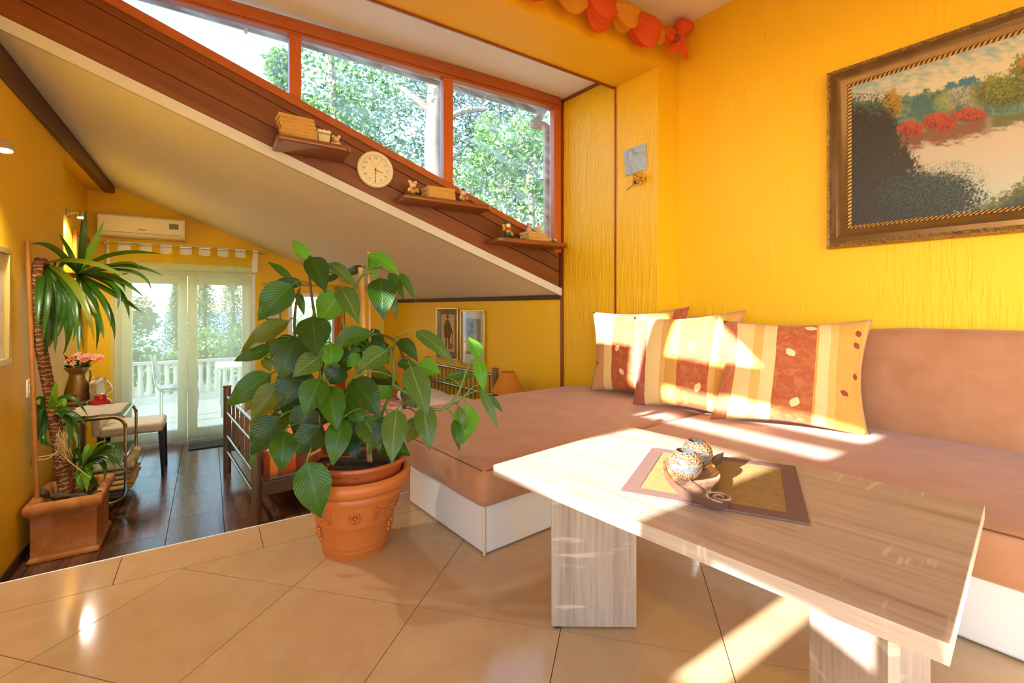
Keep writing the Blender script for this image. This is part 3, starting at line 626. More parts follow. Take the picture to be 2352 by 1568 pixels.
def paint(u, v):    # u,v in the coordinates of a 1244-wide close-up of the canvas
    n1, n2, n3, n4 = fb(u, v, .010), fb(u, v, .045, 5), fb(u*.35, v, .05, 9), fb(u+v*.6, v-u*.6, .09, 3)
    top = 512-.335*(u-250); dv = v-top           # distance below the upper frame edge
    V_ = lambda r, g, b_: Vector(srgb(r, g, b_))
    c = V_(158, 186, 196).lerp(V_(224, 212, 184), max(0, min(1, .15+dv/170+n3*.8+n1*.3)))
    hill = 600-.17*(u-250)
    c = c.lerp(V_(120, 146, 120).lerp(V_(70, 110, 112), max(0, min(1, .5+n2))), ss(-14, 14, v-hill+n1*40+n2*16))
    def blob(cx_, cy_, rx, ry, col, col2):
        nonlocal c
        dd = ((u-cx_)/rx)**2+((v-cy_)/ry)**2+n2*.55+n4*.35
        k_ = V_(*col).lerp(V_(*col2), max(0, min(1, .45+n4*.9+n2*.5+(v-cy_)/ry*.4))); c = c.lerp(k_, 1-ss(.82, 1.08, dd))
    blob(650, 620, 60, 66, (58, 112, 126), (86, 116, 100)); blob(480, 600, 58, 80, (198, 158, 60), (120, 92, 50)); blob(825, 512, 46, 40, (66, 124, 160), (86, 136, 150)); blob(935, 490, 72, 48, (58, 120, 162), (84, 130, 150)); blob(800, 575, 70, 60, (120, 140, 80), (156, 164, 110))
    blob(900, 560, 110, 60, (178, 180, 164), (112, 112, 98)); blob(1110, 530, 170, 100, (142, 144, 72), (66, 76, 36)); blob(1330, 440, 170, 150, (140, 134, 70), (62, 72, 38)); blob(1250, 368, 36, 26, (206, 120, 90), (176, 110, 90)); blob(1600, 400, 190, 170, (140, 124, 62), (70, 76, 40)); blob(1950, 360, 240, 200, (116, 122, 70), (54, 66, 38))
    shore = 775-.20*(u-600)
    if u > 470:
        lake = V_(206, 188, 168).lerp(V_(190, 196, 182), max(0, min(1, (v-880)/240+n3*.8)))
        lake = lake.lerp(V_(136, 88, 66), (1-ss(60, 120, v-shore+n3*40))*(1-ss(1000, 1080, u)))
        lake = lake.lerp(V_(104, 108, 70), (1-ss(40, 90, v-shore+n3*40))*ss(1000, 1080, u)); c = c.lerp(lake, ss(-8, 8, v-shore+n1*12)*ss(470, 520, u))
    blob(580, 748, 78, 46, (192, 78, 48), (120, 44, 34)); blob(750, 708, 104, 56, (194, 80, 48), (124, 46, 34)); blob(925, 668, 112, 42, (190, 82, 54), (118, 46, 36))
    dk = V_(44, 38, 42).lerp(V_(66, 62, 52), max(0, min(1, .35+n4)))
    edge = 530+max(0, v-760)*.40+n1*90+n2*60+n4*60
    c = c.lerp(dk, (1-ss(-22, 22, u-edge))*ss(-26, 26, v-625-n2*60-n4*50-(max(0, u-430))*.7))
    bush = ((u-690)/330)**2+((v-1150)/150)**2+n2*.4+n4*.55
    c = c.lerp(V_(36, 42, 48).lerp(V_(74, 96, 92), max(0, min(1, .25+n4*1.2-(v-1090)/500))), 1-ss(.7, 1.15, bush))
    sprig = ((u-830)/230)**2+((v-1010)/90)**2
    if sprig < 1: c = c.lerp(V_(62, 84, 76), ss(.12, .35, n4+n2*.4)*(1-sprig))
    if u < 470: c = c.lerp(V_(74, 82, 58), ss(.05, .25, n4)*ss(0, 30, v-525)*(1-ss(620, 680, v)))
    rb_l = 1285-.60*(u-860)
    c = c.lerp(V_(92, 100, 56).lerp(V_(46, 52, 54), ss(20, 130, v-rb_l+n2*50)), ss(-20, 20, v-rb_l+n2*40+n4*40)*ss(840, 900, u))
    return c*.72
cv = MB(); NU, NV = 330, 200; oi = .122
cv.grid(lambda u, v: AN(s0-oi+(s1-s0+2*oi)*u, PN-.016, pbot+oi+(ptop-pbot-2*oi)*v), NU, NV)
t = NT('oil_canvas'); at_ = t.n('Attribute'); at_.attribute_name = 'paint'; t.end(t.pbr(at_.outputs['Color'], .45, 0, t.bump(t.noise(t.co(), 160, 3), .25, .002), .4))
cvs = list(cv.v); co_ = cv.build('canvas', 'oil_canvas', pt_)
cl = co_.data.color_attributes.new('paint', 'FLOAT_COLOR', 'POINT')
for i, p in enumerate(cvs):
    X, Y = proj(p); q = paint((X-1860)/.3955, Y/.3955); cl.data[i].color = (*q, 1)
# ================================================================ slate plaque and dried posy on the recess wall
t = NT('slate'); f = t.noise(t.co(), 9, 5, .6, .8); t.end(t.pbr(t.ramp(f, [(.3, srgb(128, 148, 172)), (.7, srgb(200, 212, 224))]), .6, 0, t.bump(f, .1, .002)))
SN = 3.072
q = [onn(1434, 347, SN), onn(1485, 328, SN), onn(1486, 389, SN), onn(1437, 405, SN)]
pq = tag(MB().prism(q, UN*-.008).build('slate_plaque', 'slate', None, bevel=.001), 'small square blue-grey slate picture on the yellow recess wall', 'plaque')
t = NT('chalk'); t.end(t.pbr((.8, .84, .88), .8))
plain('dried_stem', srgb(84, 58, 34), .8); plain('dried_bud', srgb(206, 156, 30), .7, nz=.3, ns=60); plain('raffia', srgb(214, 176, 112), .8)
po = thing('dried_posy', 'small posy of dried yellow buds hung below the slate picture', 'dried flowers', onn(1462, 414, SN-.01))
for k in range(14):
    a = k*2.4; rr_ = 13*math.sqrt((k+.3)/14); hd = onn(1467+rr_*math.cos(a), 408+rr_*math.sin(a), SN-.020-.006*(k % 3))
    MB().ell(hd, .0135, 10, 7).build('bud', 'dried_bud', po, smooth=2)
    MB().tube([hd, onn(1455, 423, SN-.014), onn(1439+k*.6, 437-k*.5, SN-.010)], .0020, 5).build('stem', 'dried_stem', po)
MB().tube([onn(1452, 419, SN-.02), onn(1458, 424, SN-.022), onn(1455, 428, SN-.02)], .004, 6).build('bow', 'raffia', po)
# ================================================================ draped swag over the curtain pole
t = NT('voile_orange'); tl = t.n('BsdfTranslucent'); t.set(tl.inputs[0], srgb(255, 130, 60)); m_ = t.n('MixShader'); m_.inputs[0].default_value = .45; t.l(t.pbr(srgb(240, 112, 50), .7), m_.inputs[1]); t.l(tl.outputs[0], m_.inputs[2]); t.end(m_.outputs[0])
t = NT('voile_yellow'); tl = t.n('BsdfTranslucent'); t.set(tl.inputs[0], srgb(250, 200, 80)); m_ = t.n('MixShader'); m_.inputs[0].default_value = .45; t.l(t.pbr(srgb(240, 176, 60), .7), m_.inputs[1]); t.l(tl.outputs[0], m_.inputs[2]); t.end(m_.outputs[0])
RB = 2.235
def rb_(x, y): return onb(x, y, RB)
rodz = rb_(1535, 80).z; rc1 = cof(rb_(1545, 80))
rod = thing('curtain_pole', 'dark wooden curtain pole with a round finial below the ceiling', 'curtain pole', BC(RB, rc1-.8, rodz))
MB().tube([BC(RB, -1.4, rodz), BC(RB, rc1, rodz)], .014, 12).build('pole', 'trim_wood', rod, smooth=True)
MB().lathe([(.0, 0), (.025, .004), (.034, .02), (.03, .04), (.014, .05)], BC(RB, rc1+.01, rodz), 20, UC).build('finial', 'trim_wood', rod, smooth=True)
MB().tube([BC(RB, rc1-.15, rodz), BC(HBF, rc1-.15, rodz)], .009, 8).build('bracket', 'trim_wood', rod)
sg = thing('swag_scarf', 'orange and yellow voile scarf twisted around the curtain pole', 'curtain', BC(RB, rc1-.6, rodz-.1))
def lobe(c0, c1, depth, r0, mat, ph):      # one swagged loop of gathered cloth hung between two points of the pole
    m = MB(); ns_, nr = 26, 40; vs = []
    for i in range(ns_+1):
        s_ = i/ns_; sg_ = math.sin(math.pi*s_); ctr_ = BC(RB-.015*math.cos(ph+s_*3), c0+(c1-c0)*s_, rodz+.012-depth*sg_)
        for k in range(nr):
            a = 2*math.pi*k/nr; fl2 = .16*math.sin(a*5+ph+s_*2.)+.10*math.sin(a*11+s_*5+ph*2); r_ = r0*(.42+.75*sg_)*(1+fl2)
            vs.append(ctr_+UB*(math.cos(a)*r_*.75)+UZ*(math.sin(a)*r_*(1.15 if math.sin(a) < 0 else .8))+UC*(.022*math.sin(a+ph)*sg_))
    m.add(vs, [(i*nr+k, i*nr+(k+1) % nr, (i+1)*nr+(k+1) % nr, (i+1)*nr+k) for i in range(ns_) for k in range(nr)]).build('drape', mat, sg, smooth=2)
cuts = [rc1+.02, rc1-.09, rc1-.20, rc1-.42, rc1-.60, rc1-.85, rc1-1.1, rc1-1.4, rc1-1.7, rc1-2.05]
for k in range(len(cuts)-1): lobe(cuts[k+1]-.035, cuts[k]+.035, (.01, .02, .055, .035, .06, .04, .06, .05, .05)[k], (.045, .052, .085, .075, .09, .08, .09, .09, .09)[k], 'voile_orange' if k % 2 == 0 and k != 0 or k == 0 else 'voile_yellow', k*1.7)
kn = MB(); kn.ell(rb_(1569, 63), (.075, .06, .055), 28, 18)
for i, v in enumerate(kn.v): kn.v[i] = v+Vector((1, .5, .3))*.03*mnoise.noise(v*16)
kn.build('knot', 'voile_orange', sg, smooth=2)
def tail(u, v):
    w_ = .02+.085*v; a = rb_(1563, 66).lerp(rb_(1560, 124), v); f_ = .022*math.sin(u*13+1)*v+.01*math.sin(u*29)*v
    return a+UC*((u-.5)*2*w_*(1-.25*math.sin(u*3.1)*v))+UB*(f_-.01)+UZ*(-.015*math.sin(u*9)*v)
MB().grid(tail, 36, 14).build('tail', 'voile_orange', sg, smooth=2)
# ================================================================ leaf materials
def leaf_mat(name, c1, c2, vein, trans=.35, rough=.32, stripe=.5):
    t = NT(name); uvn = t.n('UVMap'); s = t.n('SeparateXYZ'); t.l(uvn.outputs[0], s.inputs[0]); u, v = s.outputs[0], s.outputs[1]
    au = t.math('ABSOLUTE', t.math('SUBTRACT', u, .5))
    ph = t.math('SUBTRACT', t.math('MULTIPLY', v, 13.), t.math('MULTIPLY', t.math('POWER', au, .8), 9.))
    st = t.math('PINGPONG', ph, .5); st2 = t.math('MULTIPLY', st, 2.)
    f = t.noise(t.co(), 9, 3)
    c = t.mix(f, c1, c2); c = t.mix(t.math('MULTIPLY', t.ramp(st2, [(.0, (1, 1, 1)), (.45, (0, 0, 0))]), stripe), c, vein)
    c = t.mix(t.ramp(au, [(.0, (.8,)*3), (.035, (0, 0, 0))]), c, vein)
    b = t.bump(t.ramp(st2, [(0, (0, 0, 0)), (.35, (1, 1, 1))]), .35, .004)
    tl = t.n('BsdfTranslucent'); t.set(tl.inputs[0], t.mix(.5, c, (.45, .75, .05))); m = t.n('MixShader'); m.inputs[0].default_value = trans
    t.l(t.pbr(c, rough, 0, b, .38), m.inputs[1]); t.l(tl.outputs[0], m.inputs[2]); return t.end(m.outputs[0])
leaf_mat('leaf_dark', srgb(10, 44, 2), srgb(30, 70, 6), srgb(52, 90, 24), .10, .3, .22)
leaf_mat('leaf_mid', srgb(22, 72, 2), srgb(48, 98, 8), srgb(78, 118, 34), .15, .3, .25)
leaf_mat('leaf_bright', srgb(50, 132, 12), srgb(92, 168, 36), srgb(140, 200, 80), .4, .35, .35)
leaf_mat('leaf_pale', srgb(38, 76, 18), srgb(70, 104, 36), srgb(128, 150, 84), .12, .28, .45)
leaf_mat('leaf_olive', srgb(62, 84, 6), srgb(100, 110, 26), srgb(126, 132, 56), .3, .3, .25)
leaf_mat('leaf_brown', srgb(110, 84, 26), srgb(140, 104, 46), srgb(90, 100, 40), .3)
leaf_mat('yucca_leaf', srgb(22, 58, 4), srgb(50, 92, 12), srgb(72, 108, 34), .15, .3, .0)
leaf_mat('yucca_olive', srgb(84, 98, 18), srgb(118, 128, 30), srgb(120, 130, 40), .2, .3, .0)
leaf_mat('yucca_bright', srgb(96, 158, 30), srgb(126, 180, 46), srgb(140, 190, 60), .35, .35, .0)
plain('stem_green', srgb(92, 120, 44), .45, nz=.2, ns=30); plain('stem_brown', srgb(88, 70, 36), .7, nz=.35, ns=40, bp=.3)
plain('bamboo', srgb(200, 152, 86), .45, nz=.12, ns=18); plain('bamboo_dark', srgb(176, 112, 44), .4, nz=.15, ns=18); plain('soil', srgb(44, 30, 20), .95, nz=.5, ns=60, bp=.8)
plain('terracotta_plastic', srgb(196, 110, 46), .42, nz=.05, ns=6, bp=.03); plain('pot_inner', srgb(168, 84, 38), .4)
# ================================================================ big leafy plant in the round pot
PC = Vector((-.695, 2.067, 0))
lp = thing('potted_plant', 'big bushy broad-leaved plant in a round terracotta-coloured pot by the step', 'plant', PC)
pot = MB().lathe([(.0, .004), (.128, .004), (.136, .0), (.140, .012), (.143, .03), (.1455, .033), (.1455, .037), (.147, .052), (.1495, .055), (.1495, .06), (.166, .146), (.1685, .149), (.1685, .154), (.190, .236), (.192, .246), (.207, .250), (.213, .262), (.211, .276), (.207, .282), (.224, .287), (.236, .302), (.2385, .32), (.234, .336), (.222, .345), (.210, .342), (.206, .33), (.196, .28)], PC, 72).build('pot', 'terracotta_plastic', lp, smooth=True)
def on_pot(ang, z, r): d_ = Vector((math.sin(ang), -math.cos(ang), 0)); return PC+d_*r+UZ*z, d_
def rz(z): return .146+(z-.033)*.224
A0p = math.atan2(-PC.x*0+.0, 1)+math.atan2(PC.x, PC.y)*-1    # towards the camera
view = math.atan2((0-PC.x), (PC.y))
for da in (-2*math.pi/3, 0., 2*math.pi/3):   # rosettes
    p, d_ = on_pot(view+da-.02, .196, rz(.196)); tx = UZ.cross(d_); ro = MB()
    ro.ell(p+d_*.003, (.006, .006, .006), 8, 6)
    for k in range(16):
        a = k*math.pi/8; dr_ = tx*math.cos(a)+UZ*math.sin(a); m3 = Matrix((dr_, UZ*math.cos(a)-tx*math.sin(a), d_)).transposed()
        ro.ell(p+dr_*.0165-UZ*0+d_*(.0015-.22*.0165*math.sin(a)*0), (.011, .0032, .004), 6, 4, m3)
    ro.build('rosette', 'terracotta_plastic', pot, smooth=2)
for da in (-1.75, -.62, .42, 1.5, 2.6, 3.7):
    sp_ = 1 if math.cos(da) > 0 else 1
    gl_ = MB(); p, d_ = on_pot(view+da, .228, rz(.228)); gl_.ell(p, .006, 8, 6)
    for k in range(5):   # hanging leaf sprig
        for s_ in (-1, 1):
            p, d_ = on_pot(view+da+.012+s_*(.016+.014*k/4), .222-.0125*k, rz(.222-.0125*k)); tx = UZ.cross(d_); a = -math.pi/2+s_*.5; dr_ = tx*math.cos(a)+UZ*math.sin(a)
            gl_.ell(p, (.0085, .0036, .004), 6, 4, Matrix((dr_, UZ*math.cos(a)-tx*math.sin(a), d_)).transposed())
    sd = 1 if (da in (.42, 2.6, -1.75)) else -1
    for k in range(12):  # swag of leaves
        f = k/11
        for s_ in (-1, 1):
            an_ = view+da+sd*(.05+.62*f); zz = .214-.030*math.sin(math.pi*f)+s_*.006+.012*f
            p, d_ = on_pot(an_, zz, rz(zz)); tx = UZ.cross(d_); a = s_*.5-.5+f; dr_ = tx*math.cos(a)*sd+UZ*math.sin(a)
            gl_.ell(p, (.010, .004, .004), 6, 4, Matrix((dr_, UZ*math.cos(a)-tx*math.sin(a)*sd, d_)).transposed())
    gl_.build('garland', 'terracotta_plastic', pot, smooth=2)
for da in (-1.15, 1.05, 2.2, 3.6):
    gl_ = MB()
    for k in range(14):
        p, d_ = on_pot(view+da+.10*math.sin(k*1.7), .085+.004*k, rz(.085+.004*k)); gl_.ell(p, (.007, .006, .007), 6, 4)
    gl_.build('relief', 'terracotta_plastic', pot, smooth=2)
ip = MB().lathe([(.17, .25), (.196, .372), (.208, .376), (.214, .388), (.211, .398), (.203, .400), (.196, .394), (.190, .36), (.0, .352)], PC+Vector((.006, .006, 0)), 64).build('inner_pot', 'pot_inner', lp, smooth=True)
so_ = MB()
def soil_fn(u, v):
    a = 2*math.pi*u; r = .192*v; p = PC+Vector((r*math.cos(a), r*math.sin(a), .358)); p.z += .016*mnoise.noise(p*30)+.006; return p
so_.grid(soil_fn, 40, 8); so_.build('soil', 'soil', lp, smooth=2)
def Z3(x, y): return (480+x*.4975, 540+y*.4975)
def L3(x, y, d): return at(*Z3(x, y), d)
def leaf(parent, base, tip, wid, mat, face=None, fold=.22, droop=.12, name='leaf', nv=9, lobe=1.):
    ax_ = tip-base; L = ax_.length; ax_n = ax_.normalized()
    fc = face or Vector((-base.x*.6, -base.y*.6, .75)).normalized()
    side = ax_n.cross(fc); side = side.normalized() if side.length > .05 else ax_n.orthogonal().normalized()
    up = side.cross(ax_n).normalized(); m = MB(); tw = R.uniform(-.25, .25)
    prof_ = lambda v: (max(v, 0)**.62*(1-v)**1.12)/.3315
    def fn(u, v):
        x = 2*u-1; w_ = wid*.5*max(.0, prof_(v))
        c_ = base+ax_*v+up*(L*droop*math.sin(math.pi*v)); sd_ = side*math.cos(tw*v)+up*math.sin(tw*v)
        rip = .035*wid*math.sin(v*21+x*2.)*abs(x)
        return c_+sd_*(x*w_)+up*(abs(x)**1.4*w_*fold+rip)
    m.grid(fn, 6, nv)
    return m.build(name, mat, parent, smooth=2, uv=True)
LV = [  # base, tip, width in close-up units, tone, depth offset at base, at tip
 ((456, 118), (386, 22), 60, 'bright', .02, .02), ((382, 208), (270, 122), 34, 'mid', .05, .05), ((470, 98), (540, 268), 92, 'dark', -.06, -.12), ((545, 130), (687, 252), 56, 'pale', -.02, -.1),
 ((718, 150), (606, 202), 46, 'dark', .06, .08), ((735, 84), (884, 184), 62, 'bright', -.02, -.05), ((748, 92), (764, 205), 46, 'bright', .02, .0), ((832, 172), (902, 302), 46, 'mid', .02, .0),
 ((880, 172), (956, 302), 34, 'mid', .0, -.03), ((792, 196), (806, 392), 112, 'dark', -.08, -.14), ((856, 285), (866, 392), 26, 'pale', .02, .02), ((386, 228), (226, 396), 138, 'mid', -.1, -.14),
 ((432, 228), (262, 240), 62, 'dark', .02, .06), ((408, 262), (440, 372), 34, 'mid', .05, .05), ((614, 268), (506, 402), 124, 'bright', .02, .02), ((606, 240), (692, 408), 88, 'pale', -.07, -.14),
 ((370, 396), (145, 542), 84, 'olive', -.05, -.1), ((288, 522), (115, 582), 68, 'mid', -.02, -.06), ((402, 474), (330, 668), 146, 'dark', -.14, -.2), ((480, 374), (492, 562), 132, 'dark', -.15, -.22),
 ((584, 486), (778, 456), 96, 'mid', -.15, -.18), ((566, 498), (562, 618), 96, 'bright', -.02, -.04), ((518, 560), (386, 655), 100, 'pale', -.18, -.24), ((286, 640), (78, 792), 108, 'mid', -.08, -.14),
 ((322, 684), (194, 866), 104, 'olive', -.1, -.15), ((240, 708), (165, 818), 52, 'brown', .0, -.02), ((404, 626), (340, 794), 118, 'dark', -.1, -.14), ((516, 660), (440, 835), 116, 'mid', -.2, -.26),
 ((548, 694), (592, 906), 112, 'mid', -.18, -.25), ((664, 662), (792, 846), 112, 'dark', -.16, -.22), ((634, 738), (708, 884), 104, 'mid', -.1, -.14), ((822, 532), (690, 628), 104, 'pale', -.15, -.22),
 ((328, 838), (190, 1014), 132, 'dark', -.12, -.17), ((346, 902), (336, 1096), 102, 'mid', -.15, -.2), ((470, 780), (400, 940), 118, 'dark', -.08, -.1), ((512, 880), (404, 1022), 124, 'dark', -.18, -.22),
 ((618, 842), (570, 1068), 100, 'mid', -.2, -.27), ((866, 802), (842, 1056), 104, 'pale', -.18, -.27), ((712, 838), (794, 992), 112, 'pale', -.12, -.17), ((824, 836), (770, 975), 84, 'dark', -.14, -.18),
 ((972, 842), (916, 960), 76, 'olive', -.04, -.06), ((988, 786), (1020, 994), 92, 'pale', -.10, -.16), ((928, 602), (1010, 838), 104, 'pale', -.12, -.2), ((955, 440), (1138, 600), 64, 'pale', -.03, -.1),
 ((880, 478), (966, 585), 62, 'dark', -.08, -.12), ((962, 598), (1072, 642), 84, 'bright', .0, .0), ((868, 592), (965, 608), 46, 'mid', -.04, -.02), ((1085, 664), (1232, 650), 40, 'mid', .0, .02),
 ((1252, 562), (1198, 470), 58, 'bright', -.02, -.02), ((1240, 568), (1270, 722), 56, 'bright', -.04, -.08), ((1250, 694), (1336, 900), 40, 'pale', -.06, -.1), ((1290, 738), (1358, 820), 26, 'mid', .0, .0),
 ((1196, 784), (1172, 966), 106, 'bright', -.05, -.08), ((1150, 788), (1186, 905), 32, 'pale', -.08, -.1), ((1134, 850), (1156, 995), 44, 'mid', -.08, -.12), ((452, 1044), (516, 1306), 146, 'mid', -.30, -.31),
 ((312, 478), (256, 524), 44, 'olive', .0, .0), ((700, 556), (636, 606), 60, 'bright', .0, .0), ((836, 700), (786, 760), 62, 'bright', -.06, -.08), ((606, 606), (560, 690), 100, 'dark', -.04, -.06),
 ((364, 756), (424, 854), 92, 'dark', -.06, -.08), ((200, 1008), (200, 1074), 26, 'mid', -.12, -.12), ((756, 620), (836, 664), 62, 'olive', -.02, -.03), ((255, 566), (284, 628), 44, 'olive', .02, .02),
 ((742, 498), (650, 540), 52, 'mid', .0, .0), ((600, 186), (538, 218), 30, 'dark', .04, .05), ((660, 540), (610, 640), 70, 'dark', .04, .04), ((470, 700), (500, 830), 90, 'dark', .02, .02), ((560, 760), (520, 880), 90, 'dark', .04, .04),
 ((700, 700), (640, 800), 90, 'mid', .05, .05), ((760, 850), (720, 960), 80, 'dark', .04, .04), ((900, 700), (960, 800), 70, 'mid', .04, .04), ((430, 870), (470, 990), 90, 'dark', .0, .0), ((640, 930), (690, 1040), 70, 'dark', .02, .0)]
D0 = 2.067
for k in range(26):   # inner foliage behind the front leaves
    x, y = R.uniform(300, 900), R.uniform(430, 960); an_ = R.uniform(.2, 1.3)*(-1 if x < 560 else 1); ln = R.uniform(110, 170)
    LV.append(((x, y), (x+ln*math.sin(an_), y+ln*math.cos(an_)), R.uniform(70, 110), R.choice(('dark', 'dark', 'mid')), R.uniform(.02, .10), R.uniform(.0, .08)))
stems = [[(560, 1010, .0), (510, 860, -.02), (500, 740, -.03), (525, 560, -.03), (490, 380, -.02), (470, 250, -.01), (458, 120, .0)],
         [(540, 1010, .04), (440, 780, .03), (420, 600, .02), (395, 430, .0), (405, 300, .0), (420, 245, .0)],
         [(660, 1010, .02), (700, 830, .03), (690, 640, .03), (620, 420, .0), (640, 300, -.02), (730, 150, -.02)],
         [(740, 1010, .0), (800, 820, -.02), (850, 690, -.04), (850, 560, -.04), (862, 470, -.05)],
         [(900, 800, -.02), (912, 700, -.02), (905, 590, -.02), (865, 495, -.04), (790, 458, -.02), (720, 455, .02)],
         [(850, 690, -.04), (930, 740, -.06), (1010, 795, -.07), (1090, 800, -.06), (1150, 730, -.04), (1200, 600, -.03), (1245, 562, -.03)],
         [(1090, 800, -.06), (1160, 760, -.05), (1220, 700, -.05), (1260, 690, -.05)]]
samples = []
for k, s_ in enumerate(stems):
    path = smooth_path([L3(x, y, D0+o) for x, y, o in s_], 8); samples += path
    r0 = (.011, .010, .009, .009, .010, .009, .005)[k]
    MB().tube(path, [r0*(1-.55*i/len(path)) for i in range(len(path))], 8).build('stem', 'stem_brown' if k in (0, 1, 4) else 'stem_green', lp, smooth=True)
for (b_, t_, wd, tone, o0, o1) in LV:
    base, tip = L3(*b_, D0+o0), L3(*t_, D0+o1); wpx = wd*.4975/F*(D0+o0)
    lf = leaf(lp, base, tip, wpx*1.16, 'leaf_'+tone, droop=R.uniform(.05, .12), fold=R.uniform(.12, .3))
    near = min(samples, key=lambda p: (p-base).length+max(0, p.z-base.z)*.8)
    if (near-base).length > .015:
        mid = near.lerp(base, .55)+UZ*(.25*(near-base).length+.01)
        MB().tube(bez(near, mid, base, 7), .0032, 6).build('petiole', 'stem_green', lp, smooth=True)
for (x0, y0, x1, y1, r, o) in ((702, 150, 742, 1000, .0125, .03), (737, 78, 748, 1000, .006, .02)):
    p0, p1 = L3(x1, y1, D0+o), L3(x0, y0, D0+o); p0.z = .36
    pts = [p0.lerp(p1, i/30) for i in range(31)]; MB().tube(pts, [r*(1.12 if i % 6 == 0 else 1) for i in range(31)], 12).build('bamboo_stake', 'bamboo', lp, smooth=True)
MB().tube([L3(740+22*math.cos(a), 437+9*math.sin(a), D0+.02-.02*math.sin(a)) for a in [i*.4 for i in range(48)]], .0018, 5).build('raffia_tie', 'raffia', lp)
# ================================================================ yucca in the square terracotta trough
t = NT('terracotta_old'); f = t.noise(t.co(), 7, 5, .6, .5); t.end(t.pbr(t.ramp(f, [(.3, srgb(172, 104, 44)), (.55, srgb(196, 126, 62)), (.75, srgb(208, 158, 112))]), .8, 0, t.bump(t.noise(t.co(), 40, 4), .25, .004), .3))
yb0, yb1, yc0, yc1 = 3.90, 4.34, -.90, -.585; yz1 = LF+.362
yu = thing('potted_yucca', 'tall bent yucca tied to a cane in a square terracotta trough', 'plant', BC((yb0+yb1)/2, (yc0+yc1)/2, LF))
def rect(i, z): return [BC(yb0+i, yc0+i, z), BC(yb0+i, yc1-i, z), BC(yb1-i, yc1-i, z), BC(yb1-i, yc0+i, z)]
rows = [rect(-.008, LF), rect(-.008, LF+.02), rect(.006, LF+.035), rect(.004, LF+.27), rect(-.004, LF+.285), rect(-.020, LF+.30), rect(-.026, LF+.325), rect(-.020, LF+.35), rect(-.002, yz1), rect(.022, yz1-.006), rect(.034, yz1-.03), rect(.045, LF+.24)]
pm = MB().add([p for r in rows for p in r], [(i*4+k, i*4+(k+1) % 4, (i+1)*4+(k+1) % 4, (i+1)*4+k) for i in range(len(rows)-1) for k in range(4)]+[(3, 2, 1, 0), tuple(range(44, 48))])
pl_ = pm.build('trough', 'terracotta_old', yu, bevel=.006)
bd = MB()
for k in range(22): bd.ell(BC(yb0-.002, yc0+.012+.0137*k, LF+.272), .0075, 6, 4)
bd.build('beading', 'terracotta_old', yu, smooth=2)['kind'] = 'stuff'
MB().grid(lambda u, v: BC(yb0+.045+(yb1-yb0-.09)*v, yc0+.045+(yc1-yc0-.09)*u, LF+.288+.02*mnoise.noise(Vector((u*6, v*6, 0)))), 14, 14).build('soil', 'soil', yu, smooth=2)
DY = 3.02
t = NT('yucca_bark'); wv = t.n('TexWave', wave_type='BANDS', bands_direction='Z'); wv.inputs['Scale'].default_value = 11; wv.inputs['Distortion'].default_value = 7; wv.inputs['Detail'].default_value = 3; wv.inputs['Detail Scale'].default_value = 2.5; t.l(t.co(), wv.inputs['Vector'])
t.end(t.pbr(t.ramp(wv.outputs['Fac'], [(.03, srgb(188, 138, 86)), (.16, srgb(132, 82, 42)), (.8, srgb(104, 62, 30))]), .8, 0, t.bump(wv.outputs['Fac'], -.5, .006), .2))
trunk = smooth_path([at(*p) for p in ((152, 1160, 3.03), (143, 1080, 3.03), (132, 1010, 3.02), (122, 940, 3.0), (108, 870, 2.98), (95, 800, 2.93), (85, 730, 2.90), (82, 670, 2.88), (88, 604, 2.90))], 8)
MB().tube(trunk, [.034*(1-.2*i/len(trunk))*(1+.05*math.sin(i*2.2)) for i in range(len(trunk))], 14).build('trunk', 'yucca_bark', yu, smooth=True)
br = smooth_path([at(87, 600, 2.90), at(97, 598, 2.93), at(108, 612, 3.0), at(135, 630, 3.04), at(176, 632, 3.1)], 6)
MB().tube(br, [.024*(1-.3*i/len(br)) for i in range(len(br))], 12).build('branch', 'yucca_bark', yu, smooth=True)
MB().tube(smooth_path([at(130, 1010, 3.02), at(118, 985, 3.02), at(112, 960, 3.02)], 5), .014, 10).build('side_shoot', 'yucca_bark', yu, smooth=True)
MB().tube(smooth_path([at(178, 1130, 3.10), at(170, 1090, 3.12), at(165, 1070, 3.12)], 5), .014, 10).build('side_shoot', 'yucca_bark', yu, smooth=True)
cane = [at(86, 1162, 2.89).lerp(at(63, 553, 2.83), i/44) for i in range(45)]
MB().tube(cane, [.0125*(1.16 if i % 5 == 0 else 1) for i in range(45)], 12).build('cane', 'bamboo_dark', yu, smooth=True)
MB().tube(smooth_path([at(94, 1128, 2.92), at(118, 1140, 2.98), at(160, 1138, 3.0), at(200, 1142, 2.98), at(228, 1134, 2.97)], 6), [.02+.008*math.sin(i*.9) for i in range(25)], 9).build('driftwood', 'stem_brown', yu, smooth=True)
for (pts) in ([(86, 1050, 2.88), (110, 1046, 2.9), (130, 1040, 2.95)], [(86, 1056, 2.88), (112, 1052, 2.9), (132, 1036, 2.95)], [(66, 706, 2.84), (78, 702, 2.88), (96, 712, 2.88), (102, 706, 2.9), (94, 700, 2.9)], [(140, 1040, 2.98), (160, 1060, 2.97), (206, 1096, 2.98)]):
    MB().tube(smooth_path([at(*p) for p in pts], 5), .0028, 5).build('raffia_tie', 'raffia', yu)
tuft = MB()
for k in range(60):
    p = at(138+R.uniform(-6, 14), 1000+R.uniform(-4, 40), 2.97+R.uniform(-.02, .02)); tuft.tube([p, p+Vector((R.uniform(-.02, .05), R.uniform(-.02, .02), R.uniform(-.02, .06))), p+Vector((R.uniform(-.03, .07), 0, R.uniform(-.09, -.01)))], .0012, 3, False)
tuft.build('raffia_tuft', 'raffia', yu)['kind'] = 'stuff'
